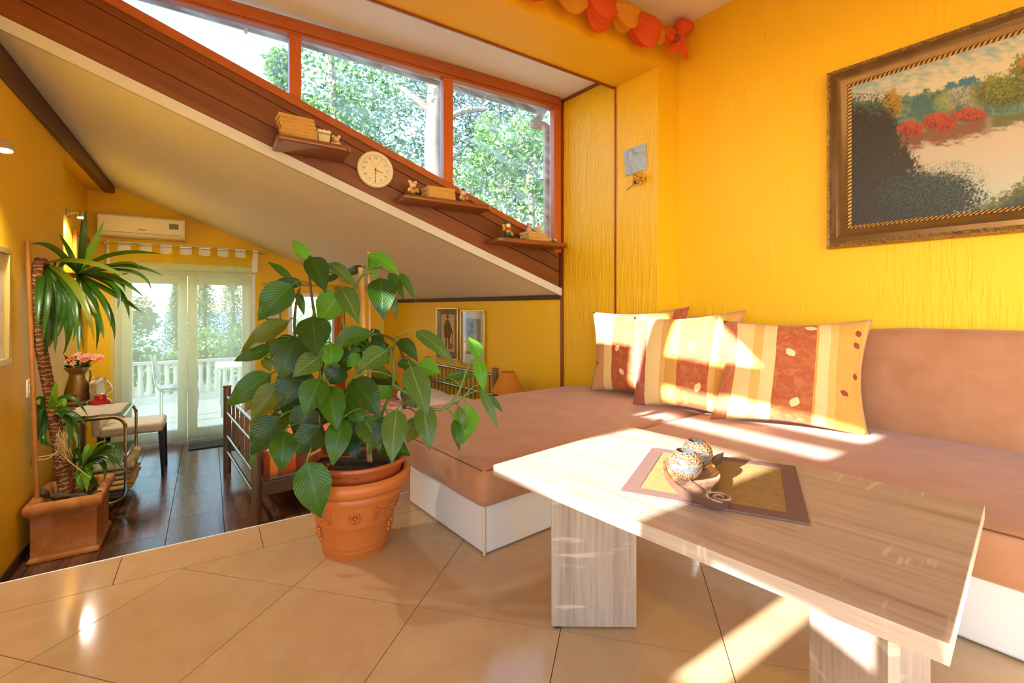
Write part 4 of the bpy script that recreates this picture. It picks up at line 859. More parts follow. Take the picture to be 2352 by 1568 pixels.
def blade(p0, p1, p2, w_, mat, nm='leaf'):
    pts = bez(p0, p1*2-(p0+p2)*.5, p2, 14); m = MB(); vs = []; uv = []
    for i, p in enumerate(pts):
        v = i/14; tg = (pts[min(i+1, 14)]-pts[max(i-1, 0)]).normalized(); to = (Vector((0, 0, HC))-p).normalized()
        sd = tg.cross(to+UZ*.6).normalized(); up = sd.cross(tg)
        ww = w_*.5*min(1, .42+v*1.9)*(1-max(0, (v-.45)/.55)**1.8)
        for x in (-1, 0, 1):
            q = p+sd*(x*ww)+up*(abs(x)*ww*.35); qc = cof(q)
            if qc < -.93: q += UC*(-.93-qc)
            vs.append(q); uv.append((.5+x*.5, v))
    m.add(vs, [(i*3+k, i*3+k+1, (i+1)*3+k+1, (i+1)*3+k) for i in range(14) for k in range(2)], uv)
    return m.build(nm, mat, yu, smooth=2, uv=True)
def z1(x, y): return (x*.3189, 400+y*.3189)
CA, CB = (561, 718), (317, 640)
BL = [(CA, (600, 500), (612, 250), 40, 'leaf'), (CA, (585, 520), (588, 300), 30, 'leaf'), (CA, (660, 540), (752, 325), 44, 'bright'), (CA, (820, 580), (1180, 578), 40, 'leaf'), (CA, (880, 660), (1175, 730), 44, 'leaf'),
      (CA, (800, 740), (1042, 888), 46, 'leaf'), (CA, (940, 700), (1092, 842), 30, 'leaf'), (CB, (640, 640), (945, 770), 46, 'olive'), (CA, (830, 870), (1025, 996), 40, 'leaf'), (CA, (830, 820), (932, 1048), 42, 'leaf'),
      (CA, (760, 940), (826, 1196), 40, 'leaf'), (CA, (690, 980), (752, 1198), 36, 'leaf'), (CA, (810, 790), (842, 982), 34, 'leaf'), (CA, (690, 960), (690, 1278), 34, 'leaf'), (CB, (560, 850), (680, 1212), 44, 'olive'),
      (CB, (520, 880), (602, 1284), 46, 'olive'), (CA, (560, 1020), (570, 1292), 36, 'leaf'), (CB, (500, 940), (450, 1312), 48, 'leaf'), (CB, (380, 830), (282, 1190), 44, 'olive'), (CB, (385, 1000), (396, 1292), 40, 'leaf'),
      (CB, (370, 960), (310, 1352), 50, 'leaf'), (CB, (285, 820), (268, 1135), 46, 'leaf'), (CA, (390, 540), (218, 504), 44, 'leaf'), (CA, (505, 570), (424, 424), 32, 'leaf'), (CB, (600, 880), (730, 1152), 40, 'olive'),
      (CB, (520, 880), (522, 1214), 36, 'leaf'), (CA, (820, 760), (898, 852), 28, 'leaf'), (CA, (800, 730), (932, 706), 32, 'bright'), (CA, (720, 880), (800, 1105), 36, 'leaf'), (CA, (440, 620), (380, 700), 34, 'leaf'),
      (CB, (420, 900), (352, 1260), 46, 'leaf'), (CB, (455, 900), (410, 1180), 44, 'leaf'), (CB, (460, 960), (470, 1290), 40, 'leaf'), (CB, (340, 860), (300, 1240), 46, 'leaf'), (CA, (640, 900), (640, 1100), 36, 'leaf'), (CB, (540, 800), (640, 1040), 42, 'olive'),
      (CA, (900, 640), (1000, 700), 26, 'leaf'), (CA, (460, 640), (420, 760), 30, 'leaf')]
for c_, m_, t_, w_, tone in BL:
    d0 = 3.10 if c_ is CA else 3.0; d1 = d0+R.uniform(-.22, .06)-(.05 if t_[1] > 900 else 0)
    if t_[0] < 330: d1 = min(d1, 2.93)
    blade(at(*z1(*c_), d0), at(*z1(*m_), (d0+d1)/2-.03), at(*z1(*t_), d1), w_*.3189/F*d0*1.0, 'yucca_'+tone)
def z5(x, y): return (30+x*.2041, 850+y*.2041)
for c_, ms, d0 in (((400, 560), [((330, 340), (255, 350)), ((150, 380), (70, 600)), ((300, 440), (265, 960)), ((200, 480), (180, 700)), ((200, 800), (225, 1110)), ((330, 760), (440, 860)), ((560, 340), (560, 480)), ((600, 300), (850, 525)), ((590, 440), (780, 800)), ((560, 500), (735, 850)), ((620, 560), (610, 940)), ((640, 480), (850, 665)), ((460, 300), (480, 115)), ((290, 600), (320, 850)), ((110, 600), (155, 790))], 3.0),
                   ((800, 1060), [((830, 900), (850, 820)), ((900, 880), (1060, 790)), ((1060, 830), (1140, 970)), ((1080, 890), (1285, 990)), ((1020, 950), (1170, 1115)), ((1000, 1040), (1025, 1255)), ((1080, 980), (1300, 1200)), ((700, 900), (690, 1140)), ((680, 1030), (560, 1160)), ((740, 1160), (730, 1290)), ((860, 1100), (870, 1240)), ((820, 1200), (830, 1370)), ((760, 1270), (790, 1360)), ((900, 1250), (985, 1330)), ((880, 1120), (940, 1080))], 3.12)):
    for m_, t_ in ms:
        d1 = d0+R.uniform(-.15, .05)
        if t_[0] < 300: d1 = min(d1, 2.9)
        blade(at(*z5(*c_), d0), at(*z5(*m_), (d0+d1)/2), at(*z5(*t_), d1), R.uniform(.028, .04), 'yucca_leaf' if R.random() < .6 else 'yucca_bright')
# ================================================================ bedroom
plain('bed_metal', srgb(122, 106, 86), .35, .3, nz=.1, ns=12); plain('bed_bar', srgb(150, 150, 140), .25, .85); plain('sheet', (.78, .74, .68), .8)
plain('chrome', (.72, .70, .66), .12, 1.); plain('rubber', (.03, .03, .03), .7); plain('leather_cream', srgb(226, 206, 170), .45, nz=.04, ns=14, bp=.06); plain('dark_leg', srgb(36, 28, 26), .45)
plain('ac_plastic', srgb(236, 226, 204), .4); plain('ac_grey', srgb(96, 96, 92), .3); plain('copper_band', srgb(176, 110, 70), .4, .6)
t = NT('blanket_stripe'); sx = t.n('SeparateXYZ'); t.l(t.frame(UN, UA, UZ), sx.inputs[0]); wb = t.math('FRACT', t.math('ADD', t.math('MULTIPLY', sx.outputs[0], 2.3), t.math('MULTIPLY', t.noise(t.co(), 5, 2), .08)))
c = t.ramp(wb, [(0, srgb(226, 96, 16)), (.22, srgb(120, 36, 26)), (.40, srgb(236, 130, 40)), (.55, srgb(214, 112, 96)), (.7, srgb(150, 50, 30)), (.8, srgb(238, 150, 50)), (.92, srgb(200, 70, 30))], 'CONSTANT')
t.end(t.pbr(t.mix(t.math('MULTIPLY', t.noise(t.co(), 150, 2), .25), c, (.9, .4, .15)), .9, 0, t.bump(t.noise(t.co(), 60, 3), .3, .006), .2, 0, .3))
FN, HN, AB0, AB1 = .645, 2.75, 3.69, 5.083
bed = thing('bed', 'double bed with a tubular metal frame and orange striped blanket', 'bed', AN((AB0+AB1)/2, (FN+HN)/2, LF))
def post(a, n, zt, nm):
    p = AN(a, n, LF); o = MB().lathe([(.032, 0), (.032, zt-LF)], p, 18).build(nm, 'bed_metal', bed, smooth=True)
    MB().lathe([(.034, zt-LF), (.036, zt-LF+.004), (.036, zt-LF+.016), (.0, zt-LF+.022)], p, 18).build('post_cap', 'copper_band', o, smooth=True)
for a in (AB0, AB1): post(a, FN, .316, 'foot_post'); post(a, HN, .452, 'head_post')
for z_ in (.238, .087, -.129, -.276): MB().tube([AN(AB0, FN, z_), AN(AB1, FN, z_)], .015 if z_ != -.276 else .013, 10).build('foot_bar', 'bed_bar', bed, smooth=True)
for g in range(6):
    for k in (-1, 0, 1):
        a = AB0+.16+(AB1-AB0-.32)*g/5+k*.035; MB().tube([AN(a, FN, -.129), AN(a, FN, .238)], .0075, 8).build('foot_slat', 'bed_metal', bed, smooth=True)
for z_ in (.395, .20): MB().tube([AN(AB0, HN, z_), AN(AB1, HN, z_)], .016, 10).build('head_bar', 'bed_bar', bed, smooth=True)
for k in range(15): a = AB0+.1+(AB1-AB0-.2)*k/14; MB().tube([AN(a, HN, -.12), AN(a, HN, .395)], .0075, 8).build('head_slat', 'bed_metal', bed, smooth=True)
for a in (AB0, AB1-.03): MB().an(a, a+.03, FN+.02, HN-.02, -.285, -.185).build('side_rail', 'bed_metal', bed, bevel=.005)
mt = sealed(soft_box(AB0+.03, AB1-.03, FN+.06, HN-.04, -.21, .0, .06), 'mattress', 'sheet', bed)
def blk(u, v):   # blanket draped over the mattress with hanging side edges
    x = (u-.5)*2; over = .13; n_ = FN+.045+(HN-.5-FN)*v; wr = .012*mnoise.noise(Vector((u*9, v*7, 3.)))+.006*mnoise.noise(Vector((u*25, v*21, 1.)))
    h = (AB1-AB0)/2-.02; s_ = x*(h+over); am = (AB0+AB1)/2
    if abs(s_) <= h: return AN(am+s_, n_, .014+wr)
    return AN(am+math.copysign(h+.012+wr*.6+.012*math.sin(v*30), s_), n_, .006-(abs(s_)-h)*1.3+wr)
MB().grid(blk, 44, 60).build('blanket', 'blanket_stripe', mt, smooth=2, solid=.012)
def blf(u, v): a = AB0+.03+(AB1-AB0-.06)*u; return AN(a, FN+.046+.010*mnoise.noise(Vector((u*12, v*3, 7.)))-.006*v, .016-(.16+.03*math.sin(u*9))*v)
MB().grid(blf, 40, 8).build('blanket_end', 'blanket_stripe', mt, smooth=2, solid=.012)
for k in (0, 1): sealed(soft_box(AB0+.08+k*.64, AB0+.66+k*.64, HN-.46, HN-.08, .01, .13, .055, .02, (16, 12)), 'pillow', 'sheet', bed)
# bedside tables and lamps
wood('nightstand_wood', srgb(140, 84, 40), srgb(176, 116, 62), UN, .4)
t = NT('lamp_shade'); tl = t.n('BsdfTranslucent'); t.set(tl.inputs[0], srgb(240, 170, 70)); m_ = t.n('MixShader'); m_.inputs[0].default_value = .4; t.l(t.pbr(srgb(226, 156, 60), .8), m_.inputs[1]); t.l(tl.outputs[0], m_.inputs[2]); t.end(m_.outputs[0])
plain('lamp_base', srgb(206, 150, 50), .35)
for a, lab, lit in ((3.44, 'orange cone-shaded table lamp behind the sofa, beside the headboard', 0), (5.33, 'orange cone-shaded table lamp in the far corner past the bed', 1)):
    nn0 = 2.66 if a < 4 else 2.58; q = AN(a, nn0, LF); ns = thing('nightstand', 'small brown bedside table '+('next to the sofa end of the bed' if a < 4 else 'in the far corner past the bed'), 'nightstand', q, 'bedside tables')
    nb = MB().an(a-.18, a+.18, nn0-.18, nn0+.18, LF+.06, LF+.50).build('body', 'nightstand_wood', ns, bevel=.004)
    MB().an(a-.19, a+.19, nn0-.19, nn0+.19, LF+.50, LF+.525).build('top', 'nightstand_wood', ns, bevel=.004)
    dw = MB().an(a-.16, a+.16, nn0-.192, nn0-.179, LF+.30, LF+.47).build('drawer', 'nightstand_wood', ns, bevel=.003); MB().ell(AN(a, nn0-.202, LF+.385), .012, 10, 6).build('knob', 'chrome', dw, smooth=2)
    for da in (-.15, .15):
        for dn_ in (-.15, .15): MB().lathe([(.016, 0), (.02, .06)], AN(a+da, nn0+dn_, LF), 10).build('leg', 'nightstand_wood', ns)
    p = AN(a, nn0-.02, LF+.5252)
    if a < 4: p = at(1166, 710, 4.38); p.z = LF+.5252
    lm = thing('table_lamp', lab, 'lamp', p, 'orange bedside lamps'); zt = .415
    MB().lathe([(.0, 0), (.06, 0), (.062, .015), (.036, .03), (.03, .06), (.048, .10), (.052, .14), (.034, .18), (.018, .20), (.012, .24)], p, 28).build('base', 'lamp_base', lm, smooth=True)
    MB().lathe([(.158, .225), (.064, zt-.005), (.058, zt)], p, 40).build('shade', 'lamp_shade', lm, smooth=True).data.polygons
    o = lm.children[-1]
    b = bmesh.new(); b.from_mesh(o.data); bmesh.ops.delete(b, geom=[f for f in b.faces if len(f.verts) > 4], context='FACES_ONLY'); b.to_mesh(o.data); b.free()
    MB().tube([p+Vector((.06*math.cos(k), .06*math.sin(k), zt)) for k in [i*math.pi/12 for i in range(25)]], .003, 6).build('ring', 'copper_band', lm)
# two framed prints on the right wall
plain('gold_frame', srgb(206, 164, 84), .3, .6); plain('mount_pale', srgb(214, 208, 184), .7); plain('mount_grey', srgb(120, 116, 92), .7); plain('paper', srgb(226, 204, 170), .8); plain('ink_brown', srgb(70, 56, 44), .8); plain('ink_rust', srgb(170, 90, 44), .8); plain('ink_dark', srgb(96, 78, 50), .8); plain('ink_mid', srgb(150, 128, 84), .8)
glass('picture_glass')
def print_(x0, x1, y0, y1, mount, lab, deco):
    p0 = onw(x0, y0, P_WC, P_FC); p1 = onw(x1, y0, P_WC, P_FC); z1_ = onw(x0, y0, P_WC, P_FC).z; z0_ = onw(x0, y1, P_WC, P_FC).z
    ex = Vector((p1.x-p0.x, p1.y-p0.y, 0)); W_ = ex.length; ex.normalize(); o = Vector((p0.x, p0.y, z0_)); H_ = z1_-z0_; fr = -dn
    g = thing('framed_print', lab, 'picture', o+ex*(W_/2), 'framed prints over the headboard'); w_ = .022
    for a in (((0, 0), (W_, w_)), ((0, H_-w_), (W_, w_)), ((0, w_), (w_, H_-2*w_)), ((W_-w_, w_), (w_, H_-2*w_))):
        MB().obox(o+ex*a[0][0]+UZ*a[0][1]+fr*.001, ex*a[1][0], fr*.028, UZ*a[1][1]).build('frame', 'gold_frame', g, bevel=.003)
    MB().obox(o+ex*w_+UZ*w_+fr*.001, ex*(W_-2*w_), fr*.008, UZ*(H_-2*w_)).build('mount', mount, g)
    def poly(nm, mat, pts, d_): MB().prism([o+ex*(W_*u)+UZ*(H_*v)+fr*d_ for u, v in pts], fr*.0006).build(nm, mat, g)
    for nm, mat, pts, d_ in deco: poly(nm, mat, pts, d_)
    MB().obox(o+ex*w_+UZ*w_+fr*.016, ex*(W_-2*w_), fr*.002, UZ*(H_-2*w_)).build('glazing', 'picture_glass', g)
def oval(cu, cv_, ru, rv, n=14): return [(cu+ru*math.cos(2*math.pi*k/n), cv_+rv*math.sin(2*math.pi*k/n)) for k in range(n)]
print_(1005, 1056, 706, 822, 'mount_grey', 'framed print of a standing figure in a long coat with a grey mount', [('sheet', 'paper', [(.2, .16), (.8, .16), (.8, .86), (.2, .86)], .0095), ('figure_coat', 'ink_brown', [(.36, .42), (.62, .42), (.66, .55), (.6, .72), (.5, .78), (.4, .74), (.32, .62)], .0105), ('figure_head', 'ink_brown', oval(.5, .82, .05, .03), .0105), ('figure_leg', 'ink_brown', [(.40, .42), (.48, .42), (.46, .2), (.41, .2)], .0105), ('figure_leg', 'ink_brown', [(.52, .42), (.60, .42), (.58, .2), (.53, .2)], .0105), ('figure_arm', 'ink_brown', [(.6, .7), (.74, .52), (.70, .49), (.57, .62)], .0107), ('figure_dog', 'ink_rust', oval(.66, .26, .10, .06), .0108), ('figure_lead', 'ink_rust', [(.70, .5), (.74, .5), (.70, .3), (.67, .3)], .0107)])
print_(1060, 1117, 711, 836, 'mount_pale', 'framed sepia portrait print with a pale wide mount', [('sheet', 'ink_mid', [(.22, .2), (.8, .2), (.8, .84), (.22, .84)], .0095), ('figure_body', 'ink_dark', [(.26, .2), (.62, .2), (.6, .45), (.54, .62), (.42, .68), (.32, .6)], .0105), ('figure_head', 'ink_dark', oval(.45, .73, .10, .06), .0107), ('figure_hand', 'paper', oval(.5, .46, .04, .02), .0109)])
# air conditioner
ac = MB(); fb_ = 6.43; c0, c1 = cof(onb(223, 487, fb_)), cof(onb(425, 500, fb_)); z1_, z0_ = onb(223, 487, fb_).z, onb(425, 552, fb_).z
AC = thing('air_conditioner', 'white wall-mounted air conditioner above the terrace door', 'air conditioner', BC(BB, (c0+c1)/2, z0_))
ac.prism([BC(BB-.001, c0, z1_), BC(fb_+.02, c0, z1_), BC(fb_, c0, z1_-.02), BC(fb_, c0, z0_+.05), BC(fb_+.03, c0, z0_+.012), BC(fb_+.08, c0, z0_), BC(BB-.001, c0, z0_)], UC*(c1-c0)).build('housing', 'ac_plastic', AC, bevel=.006)
MB().bc(fb_-.003, fb_+.01, c0+.01, c1-.01, z0_+.062, z1_-.022).build('front_panel', 'ac_plastic', AC, bevel=.003)
MB().obox(BC(fb_+.002, c0+.03, z0_+.045), UC*(c1-c0-.08), UB*.003, UZ*.004).build('louvre_gap', 'ac_grey', AC)
dpx = cof(onb(400, 520, fb_)); zdp = onb(400, 521, fb_).z; MB().bc(fb_-.006, fb_-.002, dpx-.045, dpx+.04, zdp-.03, zdp+.03).build('display', 'ac_grey', AC)
zm = onb(326, 528, fb_).z; cmk = cof(onb(326, 528, fb_)); MB().bc(fb_-.0045, fb_-.003, cmk-.035, cmk+.035, zm-.004, zm+.004).build('badge', 'ac_grey', AC)
# curtain rod and sheer curtain
t = NT('sheer'); tr_ = t.n('BsdfTransparent'); t.set(tr_.inputs[0], (.84, .98, .90)); tl = t.n('BsdfTranslucent'); t.set(tl.inputs[0], (.90, .96, .66)); df = t.n('BsdfDiffuse'); t.set(df.inputs[0], (.88, .90, .55)); a1 = t.n('MixShader'); a1.inputs[0].default_value = .25; t.l(tl.outputs[0], a1.inputs[1]); t.l(df.outputs[0], a1.inputs[2])
m_ = t.n('MixShader'); lw2 = t.n('LayerWeight'); lw2.inputs[0].default_value = .35; t.l(t.ramp(lw2.outputs['Facing'], [(0, (.42,)*3), (.9, (.75,)*3)]), m_.inputs[0]); t.l(tr_.outputs[0], m_.inputs[1]); t.l(a1.outputs[0], m_.inputs[2]); t.end(m_.outputs[0])
t = NT('sheer_dense'); tr_ = t.n('BsdfTransparent'); t.set(tr_.inputs[0], (1., .95, .5)); tl = t.n('BsdfTranslucent'); t.set(tl.inputs[0], (.9, .68, .06)); df = t.n('BsdfDiffuse'); t.set(df.inputs[0], (.88, .62, .04)); a1 = t.n('MixShader'); a1.inputs[0].default_value = .5; t.l(tl.outputs[0], a1.inputs[1]); t.l(df.outputs[0], a1.inputs[2]); m_ = t.n('MixShader'); m_.inputs[0].default_value = .72; t.l(tr_.outputs[0], m_.inputs[1]); t.l(a1.outputs[0], m_.inputs[2]); t.end(m_.outputs[0])
RBB = BB-.15; r0, r1 = onb(240, 557, RBB), onb(606, 579, RBB); rz_ = (r0.z+r1.z)/2; rc0, rc1b = cof(r0), cof(r1)
rd = thing('curtain_rod', 'thin metal curtain rod above the terrace door', 'curtain rod', BC(RBB, (rc0+rc1b)/2, rz_))
MB().tube([BC(RBB, rc0, rz_), BC(RBB, rc1b, rz_)], .009, 10).build('rod', 'chrome', rd, smooth=True)
for c_ in (rc0, rc1b): MB().ell(BC(RBB, c_, rz_), .02, 12, 8).build('finial', 'chrome', rd, smooth=2)
bxc = (cof(onb(248, 600, BB)), cof(onb(591, 600, BB)))
for c_ in (rc0+.022, rc1b-.022): MB().tube([BC(RBB, c_, rz_), BC(BB-.0995 if bxc[0]-.007 < c_ < bxc[1]+.007 else BB-.0005, c_, rz_)], .006, 8).build('bracket', 'chrome', rd)
cc0, cc1 = cof(onb(252, 800, RBB)), cof(onb(579, 800, RBB)); cu_ = thing('sheer_curtain', 'sheer yellow tab-top curtain hanging over the terrace door', 'curtain', BC(RBB, (cc0+cc1)/2, LF))
ztab = rz_-.075
def curt(u, v):
    c_ = cc0+(cc1-cc0)*u; sc_ = .018*math.cos(u*2*math.pi*7.2)
    z_ = ztab-.115-(ztab-.115-LF-.012)*v; f_ = .007*math.sin(u*38+.6*math.sin(v*3))+.003*math.sin(u*97+v*2)
    if v > .96: f_ -= (v-.96)*2.2*(.5+.5*math.sin(u*30))
    return BC(RBB+f_*(.35+.65*v)-.0, c_+.012*math.sin(u*31+v*2.5)*v, max(LF+.006, z_))
MB().grid(curt, 170, 26).build('panel', 'sheer', cu_, smooth=2)
def curh(u, v): return BC(RBB+.006*math.sin(u*44), cc0+(cc1-cc0)*u, ztab-.012*(1-abs(math.cos(u*math.pi*7)))*(1-v)-.115*v)
MB().grid(curh, 120, 6).build('heading', 'sheer_dense', cu_, smooth=2)
for k in range(8):
    c_ = cc0+.03+(cc1-cc0-.06)*k/7; w_ = .035; lp_ = [BC(RBB-.012, c_, ztab-.02), BC(RBB-.013, c_, rz_), BC(RBB-.008, c_, rz_+.011), BC(RBB, c_, rz_+.014), BC(RBB+.008, c_, rz_+.011), BC(RBB+.013, c_, rz_), BC(RBB+.012, c_, ztab-.02)]
    m = MB().add([q-UC*w_ for q in lp_]+[q+UC*w_ for q in lp_], [(i, i+1, 8+i, 7+i) for i in range(6)]); m.build('tab', 'sheer_dense', cu_)
# wall spots
plain('brushed', (.62, .58, .52), .3, .9); t = NT('bulb_glow'); em = t.n('Emission'); em.inputs[0].default_value = (1, .86, .62, 1); em.inputs[1].default_value = 30; t.end(em.outputs[0])
def spot(px, py, wc, lab, energy):
    r = ray(px, py); h = onp(px, py, cx, cy, wc+.10); hb = BC(h.x*bx+h.y*by, wc, h.z+.03)
    g = thing('wall_spotlight', lab, 'wall light', hb, 'metal spotlights on the left wall')
    MB().obox(hb-UB*.03-UZ*.03, UB*.06, UC*.02, UZ*.06).build('base', 'brushed', g, bevel=.003)
    MB().tube([hb+UC*.02, h+UZ*.05], .007, 8).build('arm', 'brushed', g)
    dv = Vector((.15, -.1, -1)).normalized()
    MB().lathe([(.008, -.052), (.024, -.045), (.032, -.01), (.034, .004)], h, 22, dv).build('head', 'brushed', g, smooth=True)
    MB().lathe([(.030, .0045), (.022, .007), (0, .008)], h, 20, dv).build('bulb', 'bulb_glow', g, smooth=2)
    l_ = bpy.data.lights.new('spot_light', 'SPOT'); l_.energy = energy; l_.spot_size = math.radians(150); l_.spot_blend = .8; l_.color = (1, .92, .78); l_.shadow_soft_size = .03
    lo_ = bpy.data.objects.new('spot_light', l_); COL.objects.link(lo_); lo_.parent = g; lo_.location = h+dv*.03-hb; lo_.rotation_euler = dv.to_track_quat('-Z', 'Y').to_euler()
spot(10, 344, -.95, 'metal spotlight on the left wall under the dark beam', 50); spot(187, 499, -1.08, 'metal spotlight in the corner by the air conditioner', 40)
# pictures on the left walls
def wallpic(wc, x0, x1, y0, y1, lab, fm, im):
    p0, p1 = onp(x0, y0, cx, cy, wc), onp(x1, y0, cx, cy, wc); b0, b1 = p0.x*bx+p0.y*by, p1.x*bx+p1.y*by; z1_, z0_ = onp(x1, y0, cx, cy, wc).z, onp(x1, y1, cx, cy, wc).z
    g = thing('framed_picture', lab, 'picture', BC((b0+b1)/2, wc, z0_)); w_ = .035
    for a in ((b0, b1, z0_, z0_+w_), (b0, b1, z1_-w_, z1_), (b0, b0+w_, z0_+w_, z1_-w_), (b1-w_, b1, z0_+w_, z1_-w_)): MB().bc(a[0], a[1], wc+.001, wc+.03, a[2], a[3]).build('frame', fm, g, bevel=.003)
    MB().bc(b0+w_, b1-w_, wc+.001, wc+.01, z0_+w_, z1_-w_).build('image', im, g)
t = NT('pale_print'); f = t.noise(t.co(), 6, 4, .6, 1.); t.end(t.pbr(t.ramp(f, [(.35, srgb(206, 190, 150)), (.6, srgb(226, 216, 190)), (.8, srgb(150, 160, 150))]), .5))
plain('orange_frame', srgb(190, 110, 30), .4); plain('pale_gold', srgb(200, 170, 90), .4, .4)
wallpic(-.95, -45, 10, 570, 836, 'thin gilt-framed picture at the edge of the left wall', 'pale_gold', 'pale_print')
wallpic(-1.08, 166, 199, 548, 700, 'orange wood framed picture in the corner behind the yucca', 'orange_frame', 'pale_print')
e_ = onb(628, 722, BB); ee = cof(e_); g = thing('framed_picture', 'small dark-framed picture between the terrace door and small window', 'picture', BC(BB, ee, e_.z-.07))
MB().bc(BB-.018, BB-.001, ee-.085, ee+.085, e_.z-.07, e_.z+.09).build('frame', 'trim_wood', g, bevel=.003); MB().bc(BB-.020, BB-.0175, ee-.065, ee+.065, e_.z-.05, e_.z+.07).build('image', 'pale_print', g)
sw_ = onp(64, 893, cx, cy, -.95); sb = sw_.x*bx+sw_.y*by; g = thing('light_switch', 'cream light switch on the left wall behind the yucca', 'switch', BC(sb, -.95, sw_.z-.05)); MB().bc(sb-.04, sb+.04, -.9495, -.94, sw_.z-.05, sw_.z+.06).build('plate', 'cream_plastic' if False else 'ac_plastic', g, bevel=.003); MB().bc(sb-.02, sb+.02, -.941, -.936, sw_.z-.025, sw_.z+.03).build('rocker', 'pvc_white', g, bevel=.002)
# orange curtains at the small window
plain('orange_cloth', srgb(226, 130, 20), .8); oz1, oz0 = onb(700, 655, BB).z, LF+.35
ocl = min(wc1+.52, -.857+(2.383-oz1-.05)/.3998)
rd2 = thing('curtain_rod', 'thin curtain rod above the small window', 'curtain rod', BC(BB-.07, (wc0+wc1)/2, oz1)); MB().tube([BC(BB-.07, wc0-.30, oz1), BC(BB-.07, ocl+.02, oz1)], .007, 8).build('rod', 'chrome', rd2); MB().tube([BC(BB-.07, wc0-.2, oz1), BC(BB, wc0-.2, oz1)], .005, 6).build('bracket', 'chrome', rd2); MB().tube([BC(BB-.07, wc1+.02, oz1), BC(BB, wc1+.02, oz1)], .005, 6).build('bracket', 'chrome', rd2)
oc = MB().grid(lambda u, v: BC(BB-.07+.022*math.sin(u*42)*(.4+.6*v), wc1-.03+(ocl-wc1+.03)*u, oz1-.012-(oz1-.012-oz0)*v), 60, 10).build('window_curtain', 'orange_cloth', None, smooth=2); tag(oc, 'gathered orange curtain beside the small window', 'curtain')
# trolley
tb0, tb1, tc0, tc1, ttz = 4.64, 5.27, -.92, -.535, .22
tro = thing('glass_trolley', 'chrome tube serving trolley with glass shelves by the yucca', 'trolley', BC((tb0+tb1)/2, (tc0+tc1)/2, LF))
def loop(b):
    pts = []; r_ = .085; z0_, z1_ = LF+.055, ttz+.005
    for cc, zz, a0 in ((tc1-r_, z1_-r_, 0), (tc0+r_, z1_-r_, 90), (tc0+r_, z0_+r_, 180), (tc1-r_, z0_+r_, 270)):
        for k in range(7): a = math.radians(a0+k*15); pts.append(BC(b, cc+r_*math.cos(a), zz+r_*math.sin(a)))
    pts.append(pts[0]); m = MB().tube(pts, .016, 10, False, .6); m.build('side_frame', 'chrome', tro, smooth=True)
loop(tb0); loop(tb1)
for z_, nm in ((ttz+.02, 'top_glass'), (-.105, 'middle_glass')): MB().bc(tb0-.01, tb1+.01, tc0+.02, tc1-.012, z_-.008, z_).build(nm, 'trolley_glass' if 'trolley_glass' in MATS else glass('trolley_glass', (.80, .95, .88)), tro)
MB().bc(tb0, tb1, tc0+.02, tc1-.02, LF+.10, LF+.112).build('bottom_shelf', 'rubber', tro)
for c_ in (tc0+.012, tc1-.012):
    for z_ in (ttz+.004, -.121, LF+.09): MB().tube([BC(tb0, c_, z_), BC(tb1, c_, z_)], .008, 8).build('rail', 'chrome', tro, smooth=True)
for b_ in (tb0, tb1):
    for c_ in (tc0+.08, tc1-.08): MB().lathe([(.0, -.01), (.028, -.01), (.028, .01), (0, .01)], BC(b_, c_, LF+.029), 16, UC).build('wheel', 'rubber', tro)
dz = ttz+.021
t = NT('doily'); f = t.n('TexVoronoi'); f.inputs['Scale'].default_value = 90; t.l(t.co(), f.inputs['Vector']); t.end(t.pbr(t.mix(f.outputs['Distance'], (.62, .52, .40), (.80, .72, .60)), .9, 0, t.bump(f.outputs['Distance'], .5, .003)))
dl = []
for k in range(80):
    a = 2*math.pi*k/80; ca, sa = math.cos(a), math.sin(a); q = 1/max(abs(ca)/.175, abs(sa)/.27); q *= .93+.05*math.cos(k*2*math.pi/5); dl.append(BC((tb0+tb1)/2+q*sa, (tc0+tc1)/2-.01+q*ca, dz))
tag(MB().prism(dl, UZ*.002).build('lace_doily', 'doily', None), 'cream lace doily on the glass trolley top', 'doily')
op = onz(232, 926, dz+.003); ol_ = thing('oil_lamp', 'small oil lamp with a red base and clear glass globe', 'lamp', op)
plain('red_enamel', srgb(206, 22, 30), .25, coat=.5)
MB().lathe([(.0, 0), (.066, 0), (.070, .012), (.058, .030), (.042, .040), (.040, .060), (.046, .066), (.036, .075), (.0, .076)], op, 32).build('base', 'red_enamel', ol_, smooth=True)
t = NT('globe_glass'); tr_ = t.n('BsdfTransparent'); t.set(tr_.inputs[0], (.97, .99, .98)); gl = t.n('BsdfGlossy'); gl.inputs['Roughness'].default_value = .03; lw3 = t.n('LayerWeight'); lw3.inputs[0].default_value = .45; m_ = t.n('MixShader'); t.l(t.math('MULTIPLY', lw3.outputs['Facing'], .75), m_.inputs[0]); t.l(tr_.outputs[0], m_.inputs[1]); t.l(gl.outputs[0], m_.inputs[2]); t.end(m_.outputs[0])
MB().lathe([(.034, .072), (.060, .085), (.078, .115), (.076, .145), (.056, .175), (.040, .195), (.040, .215), (.050, .228)], op, 36).build('globe', 'globe_glass', ol_, smooth=True)
o = ol_.children[-1]; b = bmesh.new(); b.from_mesh(o.data); bmesh.ops.delete(b, geom=[f for f in b.faces if len(f.verts) > 4], context='FACES_ONLY'); b.to_mesh(o.data); b.free()
